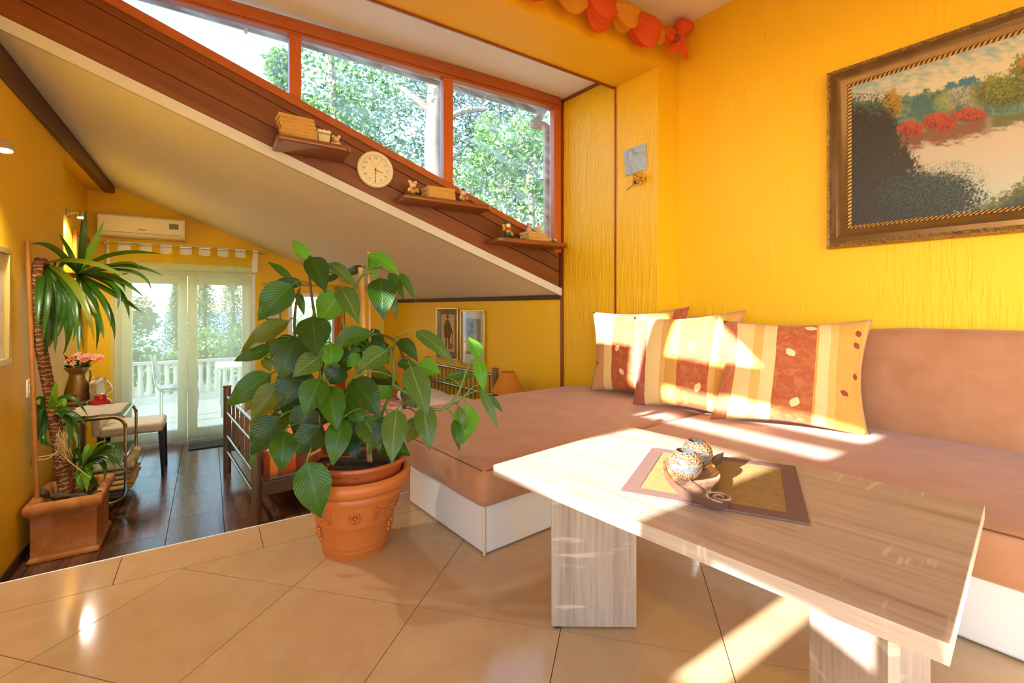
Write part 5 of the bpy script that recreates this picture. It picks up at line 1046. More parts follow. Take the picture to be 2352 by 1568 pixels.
# folded blankets
plain('fleece_cream', srgb(222, 204, 166), .95, nz=.08, ns=30, bp=.4); plain('fleece_sand', srgb(176, 156, 100), .95, nz=.08, ns=30, bp=.4); t = NT('fleece_orange'); f = t.noise(t.co(), 7, 3, .5, .5); t.end(t.pbr(t.ramp(f, [(.45, srgb(224, 120, 24)), (.58, srgb(214, 176, 96))]), .95, 0, t.bump(t.noise(t.co(), 80, 3), .3, .004), .2, 0, .4))
def fold(z0_, h, mat, lab, dx):
    m = MB(); nl = 1 if 'cream' in mat else 2
    g = thing('folded_blanket', lab, 'blanket', BC(4.95, -.71, z0_), 'folded blankets on the bottom trolley shelf')
    for k in range(nl):
        prof_ = []; hh = h/nl; zz = z0_+k*hh
        def fn(u, v, zz=zz, hh=hh):
            a = 2*math.pi*u; cxx = math.copysign(abs(math.cos(a))**.35, math.cos(a)); szz = math.copysign(abs(math.sin(a))**.5, math.sin(a))
            e_ = 1-.25*abs(2*v-1)**8
            return BC(4.72+.50*v, -.70+dx+(.185+.02*mnoise.noise(Vector((v*3, zz*9, 0))))*cxx, zz+hh/2+hh*.51*szz*e_+.004*mnoise.noise(Vector((v*6, u*5, zz*20))))
        m2 = MB(); m2.grid(fn, 28, 14); m2.f += [tuple(range(27, -1, -1)), tuple(range(14*29, 14*29+28))]; m2.build('fold', mat, g, smooth=2)
zs = LF+.113; fold(zs, .080, 'fleece_orange', 'folded orange patterned blanket at the bottom of the trolley pile', .02); fold(zs+.080, .074, 'fleece_sand', 'folded sand-coloured blanket in the middle of the trolley pile', .0); fold(zs+.154, .076, 'fleece_cream', 'folded cream blanket on top of the trolley pile', .03)
# console and pitcher with flowers
wood('console_wood', srgb(120, 70, 44), srgb(150, 96, 64), UB, .35)
kz = .25; kb0, kb1, kc0, kc1 = 5.34, 6.1, -1.075, -.875
kn_ = thing('console_table', 'narrow brown console table against the left wall', 'table', BC((kb0+kb1)/2, (kc0+kc1)/2, LF))
MB().bc(kb0, kb1, kc0, kc1, kz-.03, kz).build('top', 'console_wood', kn_, bevel=.003)
MB().bc(kb0, kb1, kc1, kc1+.006, kz-.034, kz+.004).build('edge_strip', 'pvc_white', kn_)
for b_ in (kb0+.02, kb1-.05):
    for c_ in (kc0+.01, kc1-.04): MB().bc(b_, b_+.03, c_, c_+.03, LF, kz-.03).build('leg', 'console_wood', kn_)
pp = BC(5.60, -.975, kz+.0005); HU = (UC*.45+UB*.9).normalized(); pj = thing('metal_pitcher', 'tall brass-coloured metal pitcher on the console table', 'pitcher', pp)
t = NT('old_brass'); f = t.noise(t.co(), 8, 3); t.end(t.pbr(t.mix(f, srgb(150, 126, 84), srgb(196, 172, 126)), .32, .8))
MB().lathe([(.0, 0), (.096, 0), (.098, .03), (.094, .034), (.096, .05), (.092, .056), (.060, .205), (.058, .215), (.060, .22), (.058, .226), (.092, .278), (.095, .285), (.088, .28), (.05, .22)], pp, 36).build('body', 'old_brass', pj, smooth=True)
MB().tube(smooth_path([pp+HU*.085+UZ*.25, pp+HU*.135+UZ*.235, pp+HU*.145+UZ*.17, pp+HU*.10+UZ*.10, pp+HU*.082+UZ*.09], 6), .007, 8).build('handle', 'old_brass', pj, smooth=True)
fl_ = thing('flower_bouquet', 'bunch of pink and coral flowers in the metal pitcher', 'flowers', pp+UZ*.27); plain('petal_pink', srgb(238, 168, 150), .7); plain('petal_coral', srgb(232, 110, 74), .7); plain('flower_eye', srgb(196, 170, 60), .8)
for k in range(24):
    a = k*2.4; rr_ = .02+.115*math.sqrt((k+.5)/24); hp = pp+UC*.04+UZ*(.345+.055*(1-(rr_/.13)**2)+R.uniform(-.015, .015))+Vector((math.cos(a)*rr_, math.sin(a)*rr_, 0)); hp += UC*max(0, -1.04-cof(hp)); nrm = Vector((math.cos(a)*rr_*6, math.sin(a)*rr_*6-.4, .8)).normalized(); tx = nrm.orthogonal().normalized(); ty_ = nrm.cross(tx)
    m = MB(); m.ell(hp, .006, 6, 4); fo = MB()
    for j in range(6):
        aa = j*math.pi/3; dr_ = tx*math.cos(aa)+ty_*math.sin(aa); sd = nrm.cross(dr_); fo.add([hp, hp+dr_*.018+sd*.013+nrm*.006, hp+dr_*.033+nrm*.004, hp+dr_*.018-sd*.013+nrm*.006], [(0, 1, 2, 3)])
    o = fo.build('flower', 'petal_pink' if k % 3 else 'petal_coral', fl_); m.build('flower_eye', 'flower_eye', o)
    MB().tube([hp-nrm*.004, pp+UZ*.25], .002, 5).build('stem', 'stem_green', fl_)
for k in range(10):
    a = k*.63+.3; leaf(fl_, pp+UZ*.29+Vector((math.cos(a), math.sin(a), 0))*.04, pp+UZ*(.30+.05*(k % 3))+Vector((math.cos(a), math.sin(a), 0))*.10, .03, 'leaf_dark', nv=5)
# dining chair
ch = thing('dining_chair', 'cream upholstered chair with dark legs in front of the terrace door', 'chair', BC(5.55, -.57, LF))
MB().bc(5.33, 5.78, -.80, -.345, LF+.405, LF+.49).build('seat', 'leather_cream', ch, bevel=.028, seg=4)
bkq = [BC(5.33, -.84, LF+.42), BC(5.33, -.78, LF+.42), BC(5.78, -.78, LF+.42), BC(5.78, -.84, LF+.42), BC(5.37, -.868, LF+.90), BC(5.37, -.82, LF+.90), BC(5.74, -.82, LF+.90), BC(5.74, -.868, LF+.90)]
if (bkq[1]-bkq[0]).cross(bkq[2]-bkq[1]).z < 0: bkq = [bkq[i] for i in (3, 2, 1, 0, 7, 6, 5, 4)]
MB().hexa(bkq).build('backrest', 'leather_cream', ch, bevel=.022, seg=4)
for b_ in (5.345, 5.725):
    for c_, lean in ((-.385, .015), (-.80, -.03)):
        p = BC(b_, c_, LF+.41); e_ = UB*.04; q = UC*.04; d_ = UC*lean-UZ*.41
        MB().hexa([p+d_+e_*.2+q*.2, p+d_+e_*.2+q*.8, p+d_+e_*.8+q*.8, p+d_+e_*.8+q*.2, p, p+q, p+q+e_, p+e_]).build('leg', 'dark_leg', ch, bevel=.002)
dm0, dm1 = onz(432, 1036, LF), onz(515, 1012, LF); tag(MB().bc(6.12, 6.37, cof(dm0)-.0, cof(dm0)+.55, LF+.0005, LF+.012).build('door_mat', 'rubber', None, bevel=.004), 'dark flat doormat in front of the terrace door', 'doormat')
# ================================================================ wall shelves on the boards
wood('shelf_wood', srgb(104, 52, 20), srgb(150, 82, 34), UC, .28, 1., .05, coat=.3)
SHV = [(.345, .787, 3.10, 2.073, 2.110, 'dark brown wall shelf holding the tall stack of six books'), (1.16, 1.885, 3.165, 1.838, 1.873, 'brown wall shelf with two pig figurines beside three books'), (1.935, 2.665, 3.145, 1.594, 1.629, 'brown wall shelf with the green-hatted doll, nearest the recess wall')]
for c0, c1, b0, z0, z1_, lab in SHV:
    q = [BC(WB-.012, c0, z0), BC(b0+.03, c0, z0), BC(b0, c0+.03, z0), BC(b0, c1-.03, z0), BC(b0+.03, c1, z0), BC(WB-.012, c1, z0)]
    tag(MB().prism(q, UZ*(z1_-z0)).build('wall_shelf', 'shelf_wood', None, bevel=.009, seg=3), lab, 'shelf', 'brown wall shelves on the boards')
# ---------------------------------------------------------------- books
plain('book_cover', srgb(206, 162, 84), .5, nz=.1, ns=20); plain('book_pages', srgb(224, 200, 150), .8, nz=.06, ns=90)
def make_book(L, Wd, H):      # spine faces -y, lies flat, x along the spine
    r = bpy.data.objects.new('book', None); COL.objects.link(r); r.empty_display_size = .03; ORG[r.name] = Vector((0, 0, 0))
    m = MB(); n = 26; pr = []
    for i in range(n*2+1):
        x = -L/2+L*i/(n*2); bump = .0022 if i % 2 else 0.
        pr.append([(x, -Wd/2+.006, 0), (x, -Wd/2-.001-bump, H*.22), (x, -Wd/2-.003-bump, H*.5), (x, -Wd/2-.001-bump, H*.78), (x, -Wd/2+.006, H)])
    m.add([p for row in pr for p in row], [(i*5+k, i*5+k+1, (i+1)*5+k+1, (i+1)*5+k) for i in range(n*2) for k in range(4)]+[(0, 1, 2, 3, 4), tuple(range(n*10+4, n*10-1, -1))])
    m.obox((-L/2, -Wd/2+.003, 0), (L, 0, 0), (0, Wd-.003, 0), (0, 0, .0022)); m.obox((-L/2, -Wd/2+.003, H-.0022), (L, 0, 0), (0, Wd-.003, 0), (0, 0, .0022))
    m.build('cover', 'book_cover', r, local=True)
    MB().obox((-L/2+.003, -Wd/2+.006, .0022), (L-.006, 0, 0), (0, Wd-.010, 0), (0, 0, H-.0044)).build('pages', 'book_pages', r, local=True)
    return r
YAW = math.atan2(cy, cx)
ordn = ['bottom', 'second', 'third', 'fourth', 'fifth', 'topmost']
def stack(c, b, z, n, L, Wd, H, rots, where, group, proto=[None]):
    for k in range(n):
        if proto[0] is None: proto[0] = make_book(.205, .135, .0235); o = proto[0]
        else: o = copy_tree(proto[0])
        o.scale = (L/.205, Wd/.135, H/.0235)
        o.location = BC(b+rots[k][1], c+rots[k][2], z+k*H+.0003); o.rotation_euler = (0, 0, YAW+rots[k][0])
        nm = ordn[k] if n == 6 else ['bottom', 'middle', 'top'][k]
        tag(o, f'tan ribbed book, {nm} of the {where}', 'book', group)
stack(.475, 3.215, 2.110, 6, .205, .135, .0235, [(-.10, 0, .012), (-.02, 0, .006), (.02, .0, .004), (-.02, 0, -.002), (.03, 0, -.010), (.06, -.004, -.018)], 'six-book stack on the highest shelf', 'books stacked on the highest shelf')
stack(1.462, 3.265, 1.873, 3, .22, .14, .030, [(.0, 0, .004), (.02, 0, .002), (-.02, 0, 0)], 'three-book stack between the two pig figurines', 'books stacked between the pig figurines')
stack(2.345, 3.245, 1.629, 3, .205, .135, .026, [(0, 0, .006), (0, 0, 0), (.02, 0, -.003)], 'three-book stack under the furry figurines', 'books stacked under the furry figurines')
# ---------------------------------------------------------------- small cream vase
plain('cream_china', srgb(232, 214, 180), .35); plain('green_band', srgb(120, 150, 110), .5)
vp = BC(3.235, .632, 2.110)
vz = thing('small_vase', 'small cream square vase with a green band on the highest shelf', 'vase', vp)
m = MB(); rows = [(.030, 0), (.032, .01), (.042, .085), (.046, .092), (.046, .104), (.040, .102), (.034, .02)]
vs = []
for r_, z_ in rows:
    for k in range(24):
        a = 2*math.pi*k/24; sq = r_/max(abs(math.cos(a)), abs(math.sin(a)))**.75; sc_ = .003*math.cos(k*math.pi) if z_ > .1 else 0
        vs.append(vp+UC*(sq*math.cos(a))+UB*(sq*math.sin(a))+UZ*(z_+sc_))
m.add(vs, [(i*24+k, i*24+(k+1) % 24, (i+1)*24+(k+1) % 24, (i+1)*24+k) for i in range(len(rows)-1) for k in range(24)]+[tuple(range(23, -1, -1)), tuple(range(144, 168))])
m.build('body', 'cream_china', vz, smooth=True)
m = MB(); vs = []
for z_ in (.076, .086):
    for k in range(24):
        a = 2*math.pi*k/24; r_ = .0425+(z_-.085)*.13; sq = r_/max(abs(math.cos(a)), abs(math.sin(a)))**.75; vs.append(vp+UC*(sq*math.cos(a))+UB*(sq*math.sin(a))+UZ*z_)
m.add(vs, [(k, (k+1) % 24, 24+(k+1) % 24, 24+k) for k in range(24)]); m.build('band', 'green_band', vz)
# ---------------------------------------------------------------- figurines
plain('fig_skin', srgb(236, 204, 160), .45); plain('fig_dark', srgb(44, 48, 44), .5); plain('fig_green', srgb(52, 84, 62), .6); plain('fig_red', srgb(200, 50, 40), .5); plain('fig_gold', srgb(196, 150, 70), .45); plain('fig_white', srgb(238, 226, 206), .6, nz=.1, ns=60, bp=.3); plain('fig_hair', srgb(150, 74, 34), .7); plain('fig_pink', srgb(214, 120, 110), .6); plain('fig_fur', srgb(206, 184, 152), .8, nz=.3, ns=90, bp=.6)
def fig(name, lab, cat, p, parts, yaw=0., s=1., group='figurines on the wall shelves'):
    g = thing(name, lab, cat, p, group)
    ur = UC*math.cos(yaw)+UB*math.sin(yaw); uf = UB*-math.cos(yaw)+UC*math.sin(yaw)    # right, toward the room
    rot = Matrix((ur, -uf, UZ)).transposed()
    for nm, mat, c_, r_, tilt in parts:
        m3 = rot @ Matrix.Rotation(tilt, 3, 'Y')
        m = MB(); cl_ = c_ if isinstance(c_, list) else [c_]
        for q in cl_: m.ell(p+(ur*q[0]+uf*q[1]+UZ*q[2])*s, tuple(x*s for x in r_), 14, 9, m3)
        m.build(nm, mat, g, smooth=2)
    return g
def pig(lab, p, yaw, shirt, trous, hat=None, s=1., fiddle=False):
    pa_ = [('legs', trous, [(-.014, .006, .012), (.014, .006, .012)], (.014, .018, .014), 0), ('body', shirt, (0, 0, .042), (.025, .022, .026), 0), ('arm', 'fig_skin', (-.028, .010, .048), (.009, .012, .017), .5), ('arm', 'fig_skin', (.028, .012, .046), (.009, .012, .017), -.5),
           ('head', 'fig_skin', (0, .004, .082), (.024, .023, .023), 0), ('snout', 'fig_skin', (0, .027, .077), (.010, .008, .008), 0), ('ear', 'fig_skin', (-.021, .0, .104), (.011, .005, .014), -.5), ('ear', 'fig_skin', (.021, .0, .104), (.011, .005, .014), .5),
           ('bow', 'fig_red', (0, .022, .058), (.010, .005, .005), 0), ('eye', 'fig_dark', (-.009, .024, .089), (.0025, .0025, .003), 0), ('eye', 'fig_dark', (.009, .024, .089), (.0025, .0025, .003), 0)]
    if hat: pa_ += [('hat', hat, (0, -.002, .106), (.018, .018, .011), 0), ('hat_brim', hat, (0, .0, .099), (.025, .025, .004), 0)]
    if fiddle: pa_ += [('fiddle', 'fig_gold', (.016, .028, .045), (.009, .005, .022), .9), ('bow_stick', 'fig_hair', (.034, .03, .066), (.002, .002, .03), .6)]
    return fig('pig_figurine', lab, 'figurine', p, pa_, yaw, s)
pig('cream pig figurine with a red bow on the highest shelf', BC(3.24, .715, 2.110), -.3, 'fig_white', 'fig_dark', None, .88)
pig('seated pig figurine playing a fiddle to the left of three books', BC(3.25, 1.255, 1.873), 0., 'fig_gold', 'fig_dark', None, 1.05, True)
pig('pig figurine in a green hat to the right of three books', BC(3.26, 1.67, 1.873), .25, 'fig_gold', 'fig_green', 'fig_green', 1.06, True)
dp = BC(3.235, 2.07, 1.629)
fig('doll_figurine', 'seated doll in a green hat with a red neckerchief on the lowest shelf', 'doll', dp, [('legs', 'fig_dark', [(-.02, .02, .016), (.026, .02, .016)], (.022, .030, .016), 0), ('body', 'fig_green', (0, 0, .046), (.030, .026, .034), 0), ('shirt', 'fig_gold', (0, .010, .064), (.026, .020, .018), 0), ('sleeve', 'fig_gold', (.044, .004, .044), (.014, .014, .026), -.6), ('sleeve', 'fig_gold', (-.040, .006, .082), (.014, .014, .020), .5), ('hand', 'fig_gold', (-.048, .012, .104), (.016, .015, .017), 0),
     ('neckerchief', 'fig_red', [(-.010, .024, .084), (.012, .024, .084)], (.013, .008, .011), .3), ('head', 'fig_white', (.004, .004, .114), (.024, .024, .026), 0), ('hair', 'fig_hair', (.002, -.006, .118), (.028, .024, .027), 0), ('hat', 'fig_green', (.0, -.006, .138), (.028, .028, .016), .2), ('hat_brim', 'fig_green', (-.004, -.002, .128), (.037, .034, .006), .2), ('eye', 'fig_dark', [(-.006, .028, .118), (.014, .028, .118)], (.003, .003, .002), 0), ('nose', 'fig_pink', (.004, .030, .110), (.004, .004, .004), 0)], .1)
bz_ = 1.629+3*.026+.0006
fig('furry_figurine', 'furry figurine with a teal cap on top of three books', 'figurine', BC(3.25, 2.30, bz_), [('body', 'fig_fur', (0, 0, .022), (.026, .024, .023), 0), ('head', 'fig_fur', (0, .010, .050), (.019, .019, .018), 0), ('cap', 'green_band', (.004, .008, .066), (.016, .016, .010), .2), ('ear', 'fig_pink', [(-.016, .008, .062), (.018, .008, .062)], (.006, .004, .010), .2), ('snout', 'fig_skin', (0, .028, .047), (.008, .007, .006), 0)], -.2)
fig('furry_figurine', 'furry figurine with a pink cap on top of three books', 'figurine', BC(3.25, 2.40, bz_), [('body', 'fig_fur', (0, 0, .024), (.028, .025, .025), 0), ('head', 'fig_skin', (0, .010, .056), (.021, .020, .020), 0), ('cap', 'fig_pink', (-.002, .004, .076), (.014, .014, .014), -.1), ('ear', 'fig_skin', [(-.022, .006, .066), (.023, .006, .066)], (.008, .004, .012), .5), ('snout', 'fig_skin', (0, .030, .052), (.009, .007, .007), 0)], .2)
fig('gnome_figurine', 'small grey-haired gnome figurine lying beside three books, by the window edge', 'figurine', BC(3.25, 2.535, 1.629), [('body', 'fig_green', (.02, .0, .018), (.030, .020, .018), 0), ('head', 'fig_skin', (-.020, .012, .030), (.018, .017, .018), 0), ('hair', 'fig_fur', (-.018, .002, .036), (.022, .020, .019), 0), ('nose', 'fig_red', (-.022, .030, .028), (.005, .005, .005), 0), ('boot', 'fig_dark', (.048, .006, .012), (.014, .012, .012), 0), ('pompom', 'fig_white', (.050, .0, .036), (.012, .011, .012), 0)], 0)
# ---------------------------------------------------------------- wall clock
plain('clock_rim', srgb(232, 222, 196), .35); plain('clock_face', srgb(240, 238, 230), .6); plain('ink', (.02, .02, .02), .6); plain('clock_red', srgb(200, 90, 70), .5)
cp = onb(861, 391, WB-.012); cr_ = .130
ck = thing('wall_clock', 'round cream wall clock reading about half past three', 'clock', cp)
NB_ = -UB
MB().lathe([(cr_-.006, 0), (cr_, .006), (cr_, .022), (cr_-.008, .031), (cr_-.02, .032), (cr_-.030, .024), (cr_-.031, .016)], cp, 64, NB_, UC).build('rim', 'clock_rim', ck, smooth=True)
MB().lathe([(.0, .0155), (cr_-.029, .0155)][::-1], cp, 64, NB_, UC).build('face', 'clock_face', ck)
def cpt(a, r, h): return cp+NB_*h+UC*(math.sin(a)*r)+UZ*(math.cos(a)*r)
def textmesh(s, size):
    cu = bpy.data.curves.new('txt', 'FONT'); cu.body = s; cu.size = size; cu.align_x = 'CENTER'; cu.align_y = 'CENTER'; ob = bpy.data.objects.new('txt', cu); COL.objects.link(ob)
    dg = bpy.context.evaluated_depsgraph_get(); me = bpy.data.meshes.new_from_object(ob.evaluated_get(dg)); v = [x.co.copy() for x in me.vertices]; f = [tuple(p.vertices) for p in me.polygons]
    bpy.data.objects.remove(ob); bpy.data.meshes.remove(me); return v, f
for h in range(1, 13):
    v, f = textmesh(str(h), .0255); o = cpt(h*math.pi/6, .082, .0165)
    MB().add([o+UC*p.x+UZ*p.y for p in v], f).build('numeral', 'ink', ck)
tk = MB()
for k in range(60):
    a = k*math.pi/30; l_ = .006 if k % 5 == 0 else .0035; s_ = UC*math.cos(a)-UZ*math.sin(a); w_ = .0009
    tk.add([cpt(a, .0985, .0163)-s_*w_, cpt(a, .0985, .0163)+s_*w_, cpt(a, .0985-l_, .0163)+s_*w_, cpt(a, .0985-l_, .0163)-s_*w_], [(0, 1, 2, 3)])
tk.build('minute_track', 'ink', ck)['kind'] = 'stuff'
def hand(a, r0, r1, w_, h, mat, nm):
    s_ = UC*math.cos(a)-UZ*math.sin(a); MB().prism([cpt(a, r0, h)-s_*w_, cpt(a, r0, h)+s_*w_, cpt(a, r1, h)+s_*w_*.7, cpt(a, r1, h)-s_*w_*.7], NB_*.0008).build(nm, mat, ck)
hand(math.radians(108), -.008, .058, .0022, .018, 'ink', 'hour_hand'); hand(math.radians(182), -.010, .090, .0018, .0195, 'ink', 'minute_hand'); hand(math.radians(27), -.030, .080, .0006, .021, 'clock_red', 'second_hand'); hand(math.radians(-25), -.030, .080, .0006, .0175, 'clock_red', 'alarm_hand')
MB().lathe([(.004, .0155), (.004, .022), (0, .0225)], cp, 14, NB_, UC).build('hub', 'ink', ck)
# ================================================================ outside
plain('terrace_stone', (.22, .22, .21), .8, nz=.12, ns=4); plain('render_white', (.55, .55, .55), .8); plain('earth', srgb(120, 112, 78), .95, nz=.3, ns=2); plain('bark', srgb(120, 104, 88), .9, nz=.3, ns=14, bp=.6); plain('gutter_brown', srgb(120, 74, 54), .4, nz=.08, ns=8); plain('pipe_brown', srgb(170, 128, 96), .35); plain('steel_grey', srgb(120, 122, 124), .4, .5); plain('eave_plaster', srgb(206, 190, 172), .9, nz=.25, ns=20, bp=.5)
t = NT('sea'); t.end(t.pbr(t.mix(t.noise(t.co(), .01, 3), srgb(120, 160, 200), srgb(150, 186, 216)), .5))
struct(MB().prism([(-4000, 60, -26), (4000, 60, -26), (4000, 4800, -26), (-4000, 4800, -26)], (0, 0, .5)).build('sea_surface', 'sea', None), 'calm blue sea beyond the garden')
gp = [BC(BB+.22, -9, LF-.3), BC(BB+.22, 3., LF-.3), BC(WB+.2, 3.2, LF-.3), BC(WB-6, 9, LF-.3), BC(6, 24, LF-.3), BC(26, 24, LF-.3), BC(22, -9, LF-.3)]
struct(MB().prism(gp, (0, 0, -.2)).build('ground', 'earth', None), 'garden ground outside')
ter = MB().bc(BB+.22, 10.4, -3.2, 3.2, LF-.3, LF-.03).build('terrace', 'terrace_stone', None); struct(ter, 'pale stone terrace outside the glazed door')
# parapet
BPB = 9.6; ptz = onb(350, 829, BPB).z
pw = thing('terrace_balustrade', 'low white balustrade along the edge of the terrace', 'balustrade', BC(BPB, -.5, LF-.03)); MB().bc(BPB, BPB+.14, -3.2, 3.2, LF-.03, LF+.10).build('plinth', 'render_white', pw)
for k in range(54): MB().lathe([(.035, LF+.10), (.05, LF+.2), (.03, LF+.36), (.04, ptz-.06)], BC(BPB+.07, -3.15+.117*k, 0), 10).build('baluster', 'render_white', pw, smooth=True); MB().bc(BPB-.04, BPB+.18, -3.2, 3.2, ptz-.06, ptz).build('coping', 'render_white', pw, bevel=.01)
# gutter, eave and downpipe
GB = WB+.50; gz = onb(1019, 199, GB).z; gc0, gc1 = -2.6, cof(onb(1249, 264, GB))
gu = thing('roof_gutter', 'brown half-round roof gutter outside the clerestory window', 'gutter', BC(GB, 0, gz)); m = MB(); pr_ = [(math.cos(math.radians(a))*.075, math.sin(math.radians(a))*.075) for a in range(180, 361, 20)]+[(.075, .03), (-.075, .03)]
m.add([BC(GB+q[0], c_, gz+.075+q[1]) for c_ in (gc0, gc1) for q in pr_], [(k, (k+1) % 12, 12+(k+1) % 12, 12+k) for k in range(12)]+[tuple(range(12)), tuple(range(23, 11, -1))]); m.build('channel', 'gutter_brown', gu, smooth=True)
for x in (565, 878, 1110): c_ = cof(onb(x, 150, GB)); MB().tube([BC(GB+math.cos(math.radians(a))*.083, c_, gz+.075+math.sin(math.radians(a))*.083) for a in range(160, 381, 20)], .012, 6).build('bracket', 'pipe_brown', gu)
e_ = [onb(1225, 285, GB-.05), onb(1249, 290, GB-.12), onb(1258, 300, GB-.18), onb(1258, 560, GB-.18)]; e_[3].z = 1.63; dp_ = thing('downpipe', 'light brown rain downpipe outside the clerestory window', 'pipe', e_[3]); MB().tube(smooth_path([BC(GB, gc1-.06, gz+.02), BC(GB, gc1-.06, gz-.06), e_[0], e_[1], e_[2]], 6)+[e_[3]], .045, 14).build('pipe', 'pipe_brown', dp_, smooth=True)
ev = MB(); ev.bc(WB+.10, GB+.06, -2.6, 3.4, gz+.14, gz+.22); tag(ev.build('roof_eave', 'eave_plaster', None), 'rough plaster underside of the roof eave above the gutter', 'roof')
struct(MB().bc(WB+.09, WB+.2, -2.6, 3.4, zt_w+.06, gz+.2).build('wall_above_window', 'eave_plaster', None))
# trees
def foliage_mat(name, c1, c2):
    t = NT(name); g = t.n('NewGeometry'); c = t.mix(g.outputs['Random Per Island'], c1, c2); tl = t.n('BsdfTranslucent'); t.l(c, tl.inputs[0]); m_ = t.n('MixShader'); m_.inputs[0].default_value = .4; t.l(t.pbr(c, .5), m_.inputs[1]); t.l(tl.outputs[0], m_.inputs[2]); t.end(m_.outputs[0])
foliage_mat('fol_light', srgb(60, 104, 44), srgb(132, 164, 84)); foliage_mat('fol_mid', srgb(40, 80, 44), srgb(96, 128, 70)); foliage_mat('fol_dark', srgb(26, 58, 34), srgb(76, 108, 60)); foliage_mat('fol_cypress', srgb(30, 66, 44), srgb(66, 98, 62))
RF = random.Random(3)
def canopy(cs, n, size, asp=.5, shell=.55):
    m = MB(); vs = []; fs = []
    for i in range(n):
        c_, r_ = cs[RF.randrange(len(cs))]
        while True:
            q = Vector((RF.uniform(-1, 1), RF.uniform(-1, 1), RF.uniform(-1, 1)))
            if q.length <= 1 and q.length > shell*RF.random(): break
        p = c_+Vector((q.x*r_[0], q.y*r_[1], q.z*r_[2])); d_ = Vector((RF.uniform(-1, 1), RF.uniform(-1, 1), RF.uniform(-1, .5))).normalized(); s_ = d_.orthogonal().normalized()
        s_ = (s_*math.cos(i)+d_.cross(s_)*math.sin(i)); L = size*RF.uniform(.6, 1.3); k = len(vs)
        vs += [p, p+d_*L*.5+s_*L*asp*.5, p+d_*L, p+d_*L*.5-s_*L*asp*.5]; fs.append((k, k+1, k+2, k+3))
    return m.add(vs, fs)
def tree(name, lab, base, trunk_pts, r0, cs, n, size, mat, group, asp=.5, limbs=()):
    g = thing(name, lab, 'tree' if name != 'shrub' else 'shrub', base, group)
    MB().tube(smooth_path(trunk_pts, 4), [r0*(1-.5*i/(4*(len(trunk_pts)-1))) for i in range(4*(len(trunk_pts)-1)+1)], 10).build('trunk', 'bark', g, smooth=True)
    for l in limbs: MB().tube(smooth_path(l, 4), [r0*.4*(1-.6*i/(4*(len(l)-1))) for i in range(4*(len(l)-1)+1)], 7).build('limb', 'bark', g, smooth=True)
    o = canopy(cs, n, size, asp).build('crown', mat, g); o['kind'] = 'stuff'; return g
GZ = LF-.3
def V3(x, y, d): return at(x, y, d)
def ground_(x, d): p = at(x, 700, d); p.z = GZ; return p
tree('garden_tree', 'airy light green tree seen through the middle clerestory pane', ground_(790, 10.5), [ground_(790, 10.5), V3(790, 500, 10.5), V3(770, 300, 10.5), V3(760, 120, 10.5)], .14, [(V3(745, 190, 10.5), (.9, .9, 1.3)), (V3(800, 300, 10.8), (1.1, .9, 1.2)), (V3(855, 210, 11.6), (1.1, .8, .9)), (V3(700, 330, 10.5), (.7, .7, 1.0)), (V3(650, 160, 10.4), (.35, .4, .5))], 5200, .13, 'fol_light', 'garden trees seen through the clerestory')
tree('garden_tree', 'dense tree with a thick grey trunk behind the second mullion', ground_(1000, 9), [ground_(1000, 9), V3(1002, 480, 9), V3(996, 330, 9), V3(1000, 200, 9), V3(985, 80, 9)], .24, [(V3(930, 180, 9.2), (1.1, .8, .8)), (V3(1010, 200, 9.4), (.7, .5, .6)), (V3(940, 300, 10), (1.0, .6, .7)), (V3(1070, 270, 9.4), (.6, .6, .9)), (V3(1120, 290, 9.6), (.8, .8, .7)), (V3(1190, 270, 9.4), (.7, .7, .6))], 5600, .11, 'fol_dark', 'garden trees seen through the clerestory', .3, [[V3(1000, 260, 9), V3(960, 230, 8.9), V3(920, 200, 9)], [V3(1000, 300, 9), V3(1050, 260, 9), V3(1120, 250, 9.1)]])
tree('garden_tree', 'broad background trees filling the lower clerestory panes', ground_(1000, 15), [ground_(1000, 15), V3(1020, 560, 15), V3(1040, 420, 15)], .2, [(V3(830, 420, 15), (2.4, 1, 2.0)), (V3(960, 470, 14.5), (2.2, 1, 2.2)), (V3(1100, 450, 15), (2.6, 1, 2.4)), (V3(1250, 470, 15), (2.0, 1, 2.6)), (V3(760, 330, 15.5), (1.6, 1, 1.6))], 9000, .2, 'fol_mid', 'garden trees seen through the clerestory')
tree('shrub', 'leafy shrub with pale crooked stems by the downpipe', ground_(1215, 6.4), [ground_(1215, 6.4), V3(1222, 500, 6.4), V3(1212, 440, 6.4), V3(1216, 380, 6.4), V3(1195, 310, 6.4)], .05, [(V3(1200, 330, 6.4), (.45, .5, .35)), (V3(1235, 400, 6.5), (.4, .5, .5)), (V3(1160, 380, 6.6), (.4, .4, .45)), (V3(1100, 400, 6.8), (.4, .4, .35)), (V3(1200, 490, 6.5), (.7, .5, .45)), (V3(1120, 330, 6.8), (.2, .3, .5))], 3600, .1, 'fol_light', None, .45, [[V3(1216, 440, 6.4), V3(1180, 430, 6.4), V3(1130, 420, 6.5)], [V3(1213, 400, 6.4), V3(1240, 360, 6.4), V3(1255, 320, 6.4)]])
for (x, d, y0, w_, lab) in ((405, 15, 655, .55, 'slim dark cypress nearest the middle of the glazed door'), (468, 13, 610, .62, 'tall dark cypress seen through the right door leaf'), (534, 15, 608, .70, 'broad dark cypress at the right edge of the door')):
    b0 = ground_(x, d); top = V3(x, y0, d); cs = []
    for k in range(9): f = k/8; p = b0.lerp(top, .17+.78*f); rr_ = w_*(.9-.75*f**1.5); cs.append((p, (rr_, rr_, .5)))
    tree('cypress', lab, b0, [b0, b0.lerp(top, .5), b0.lerp(top, .9)], .1, cs, 4200, .10, 'fol_cypress', 'cypresses beyond the terrace', .3)
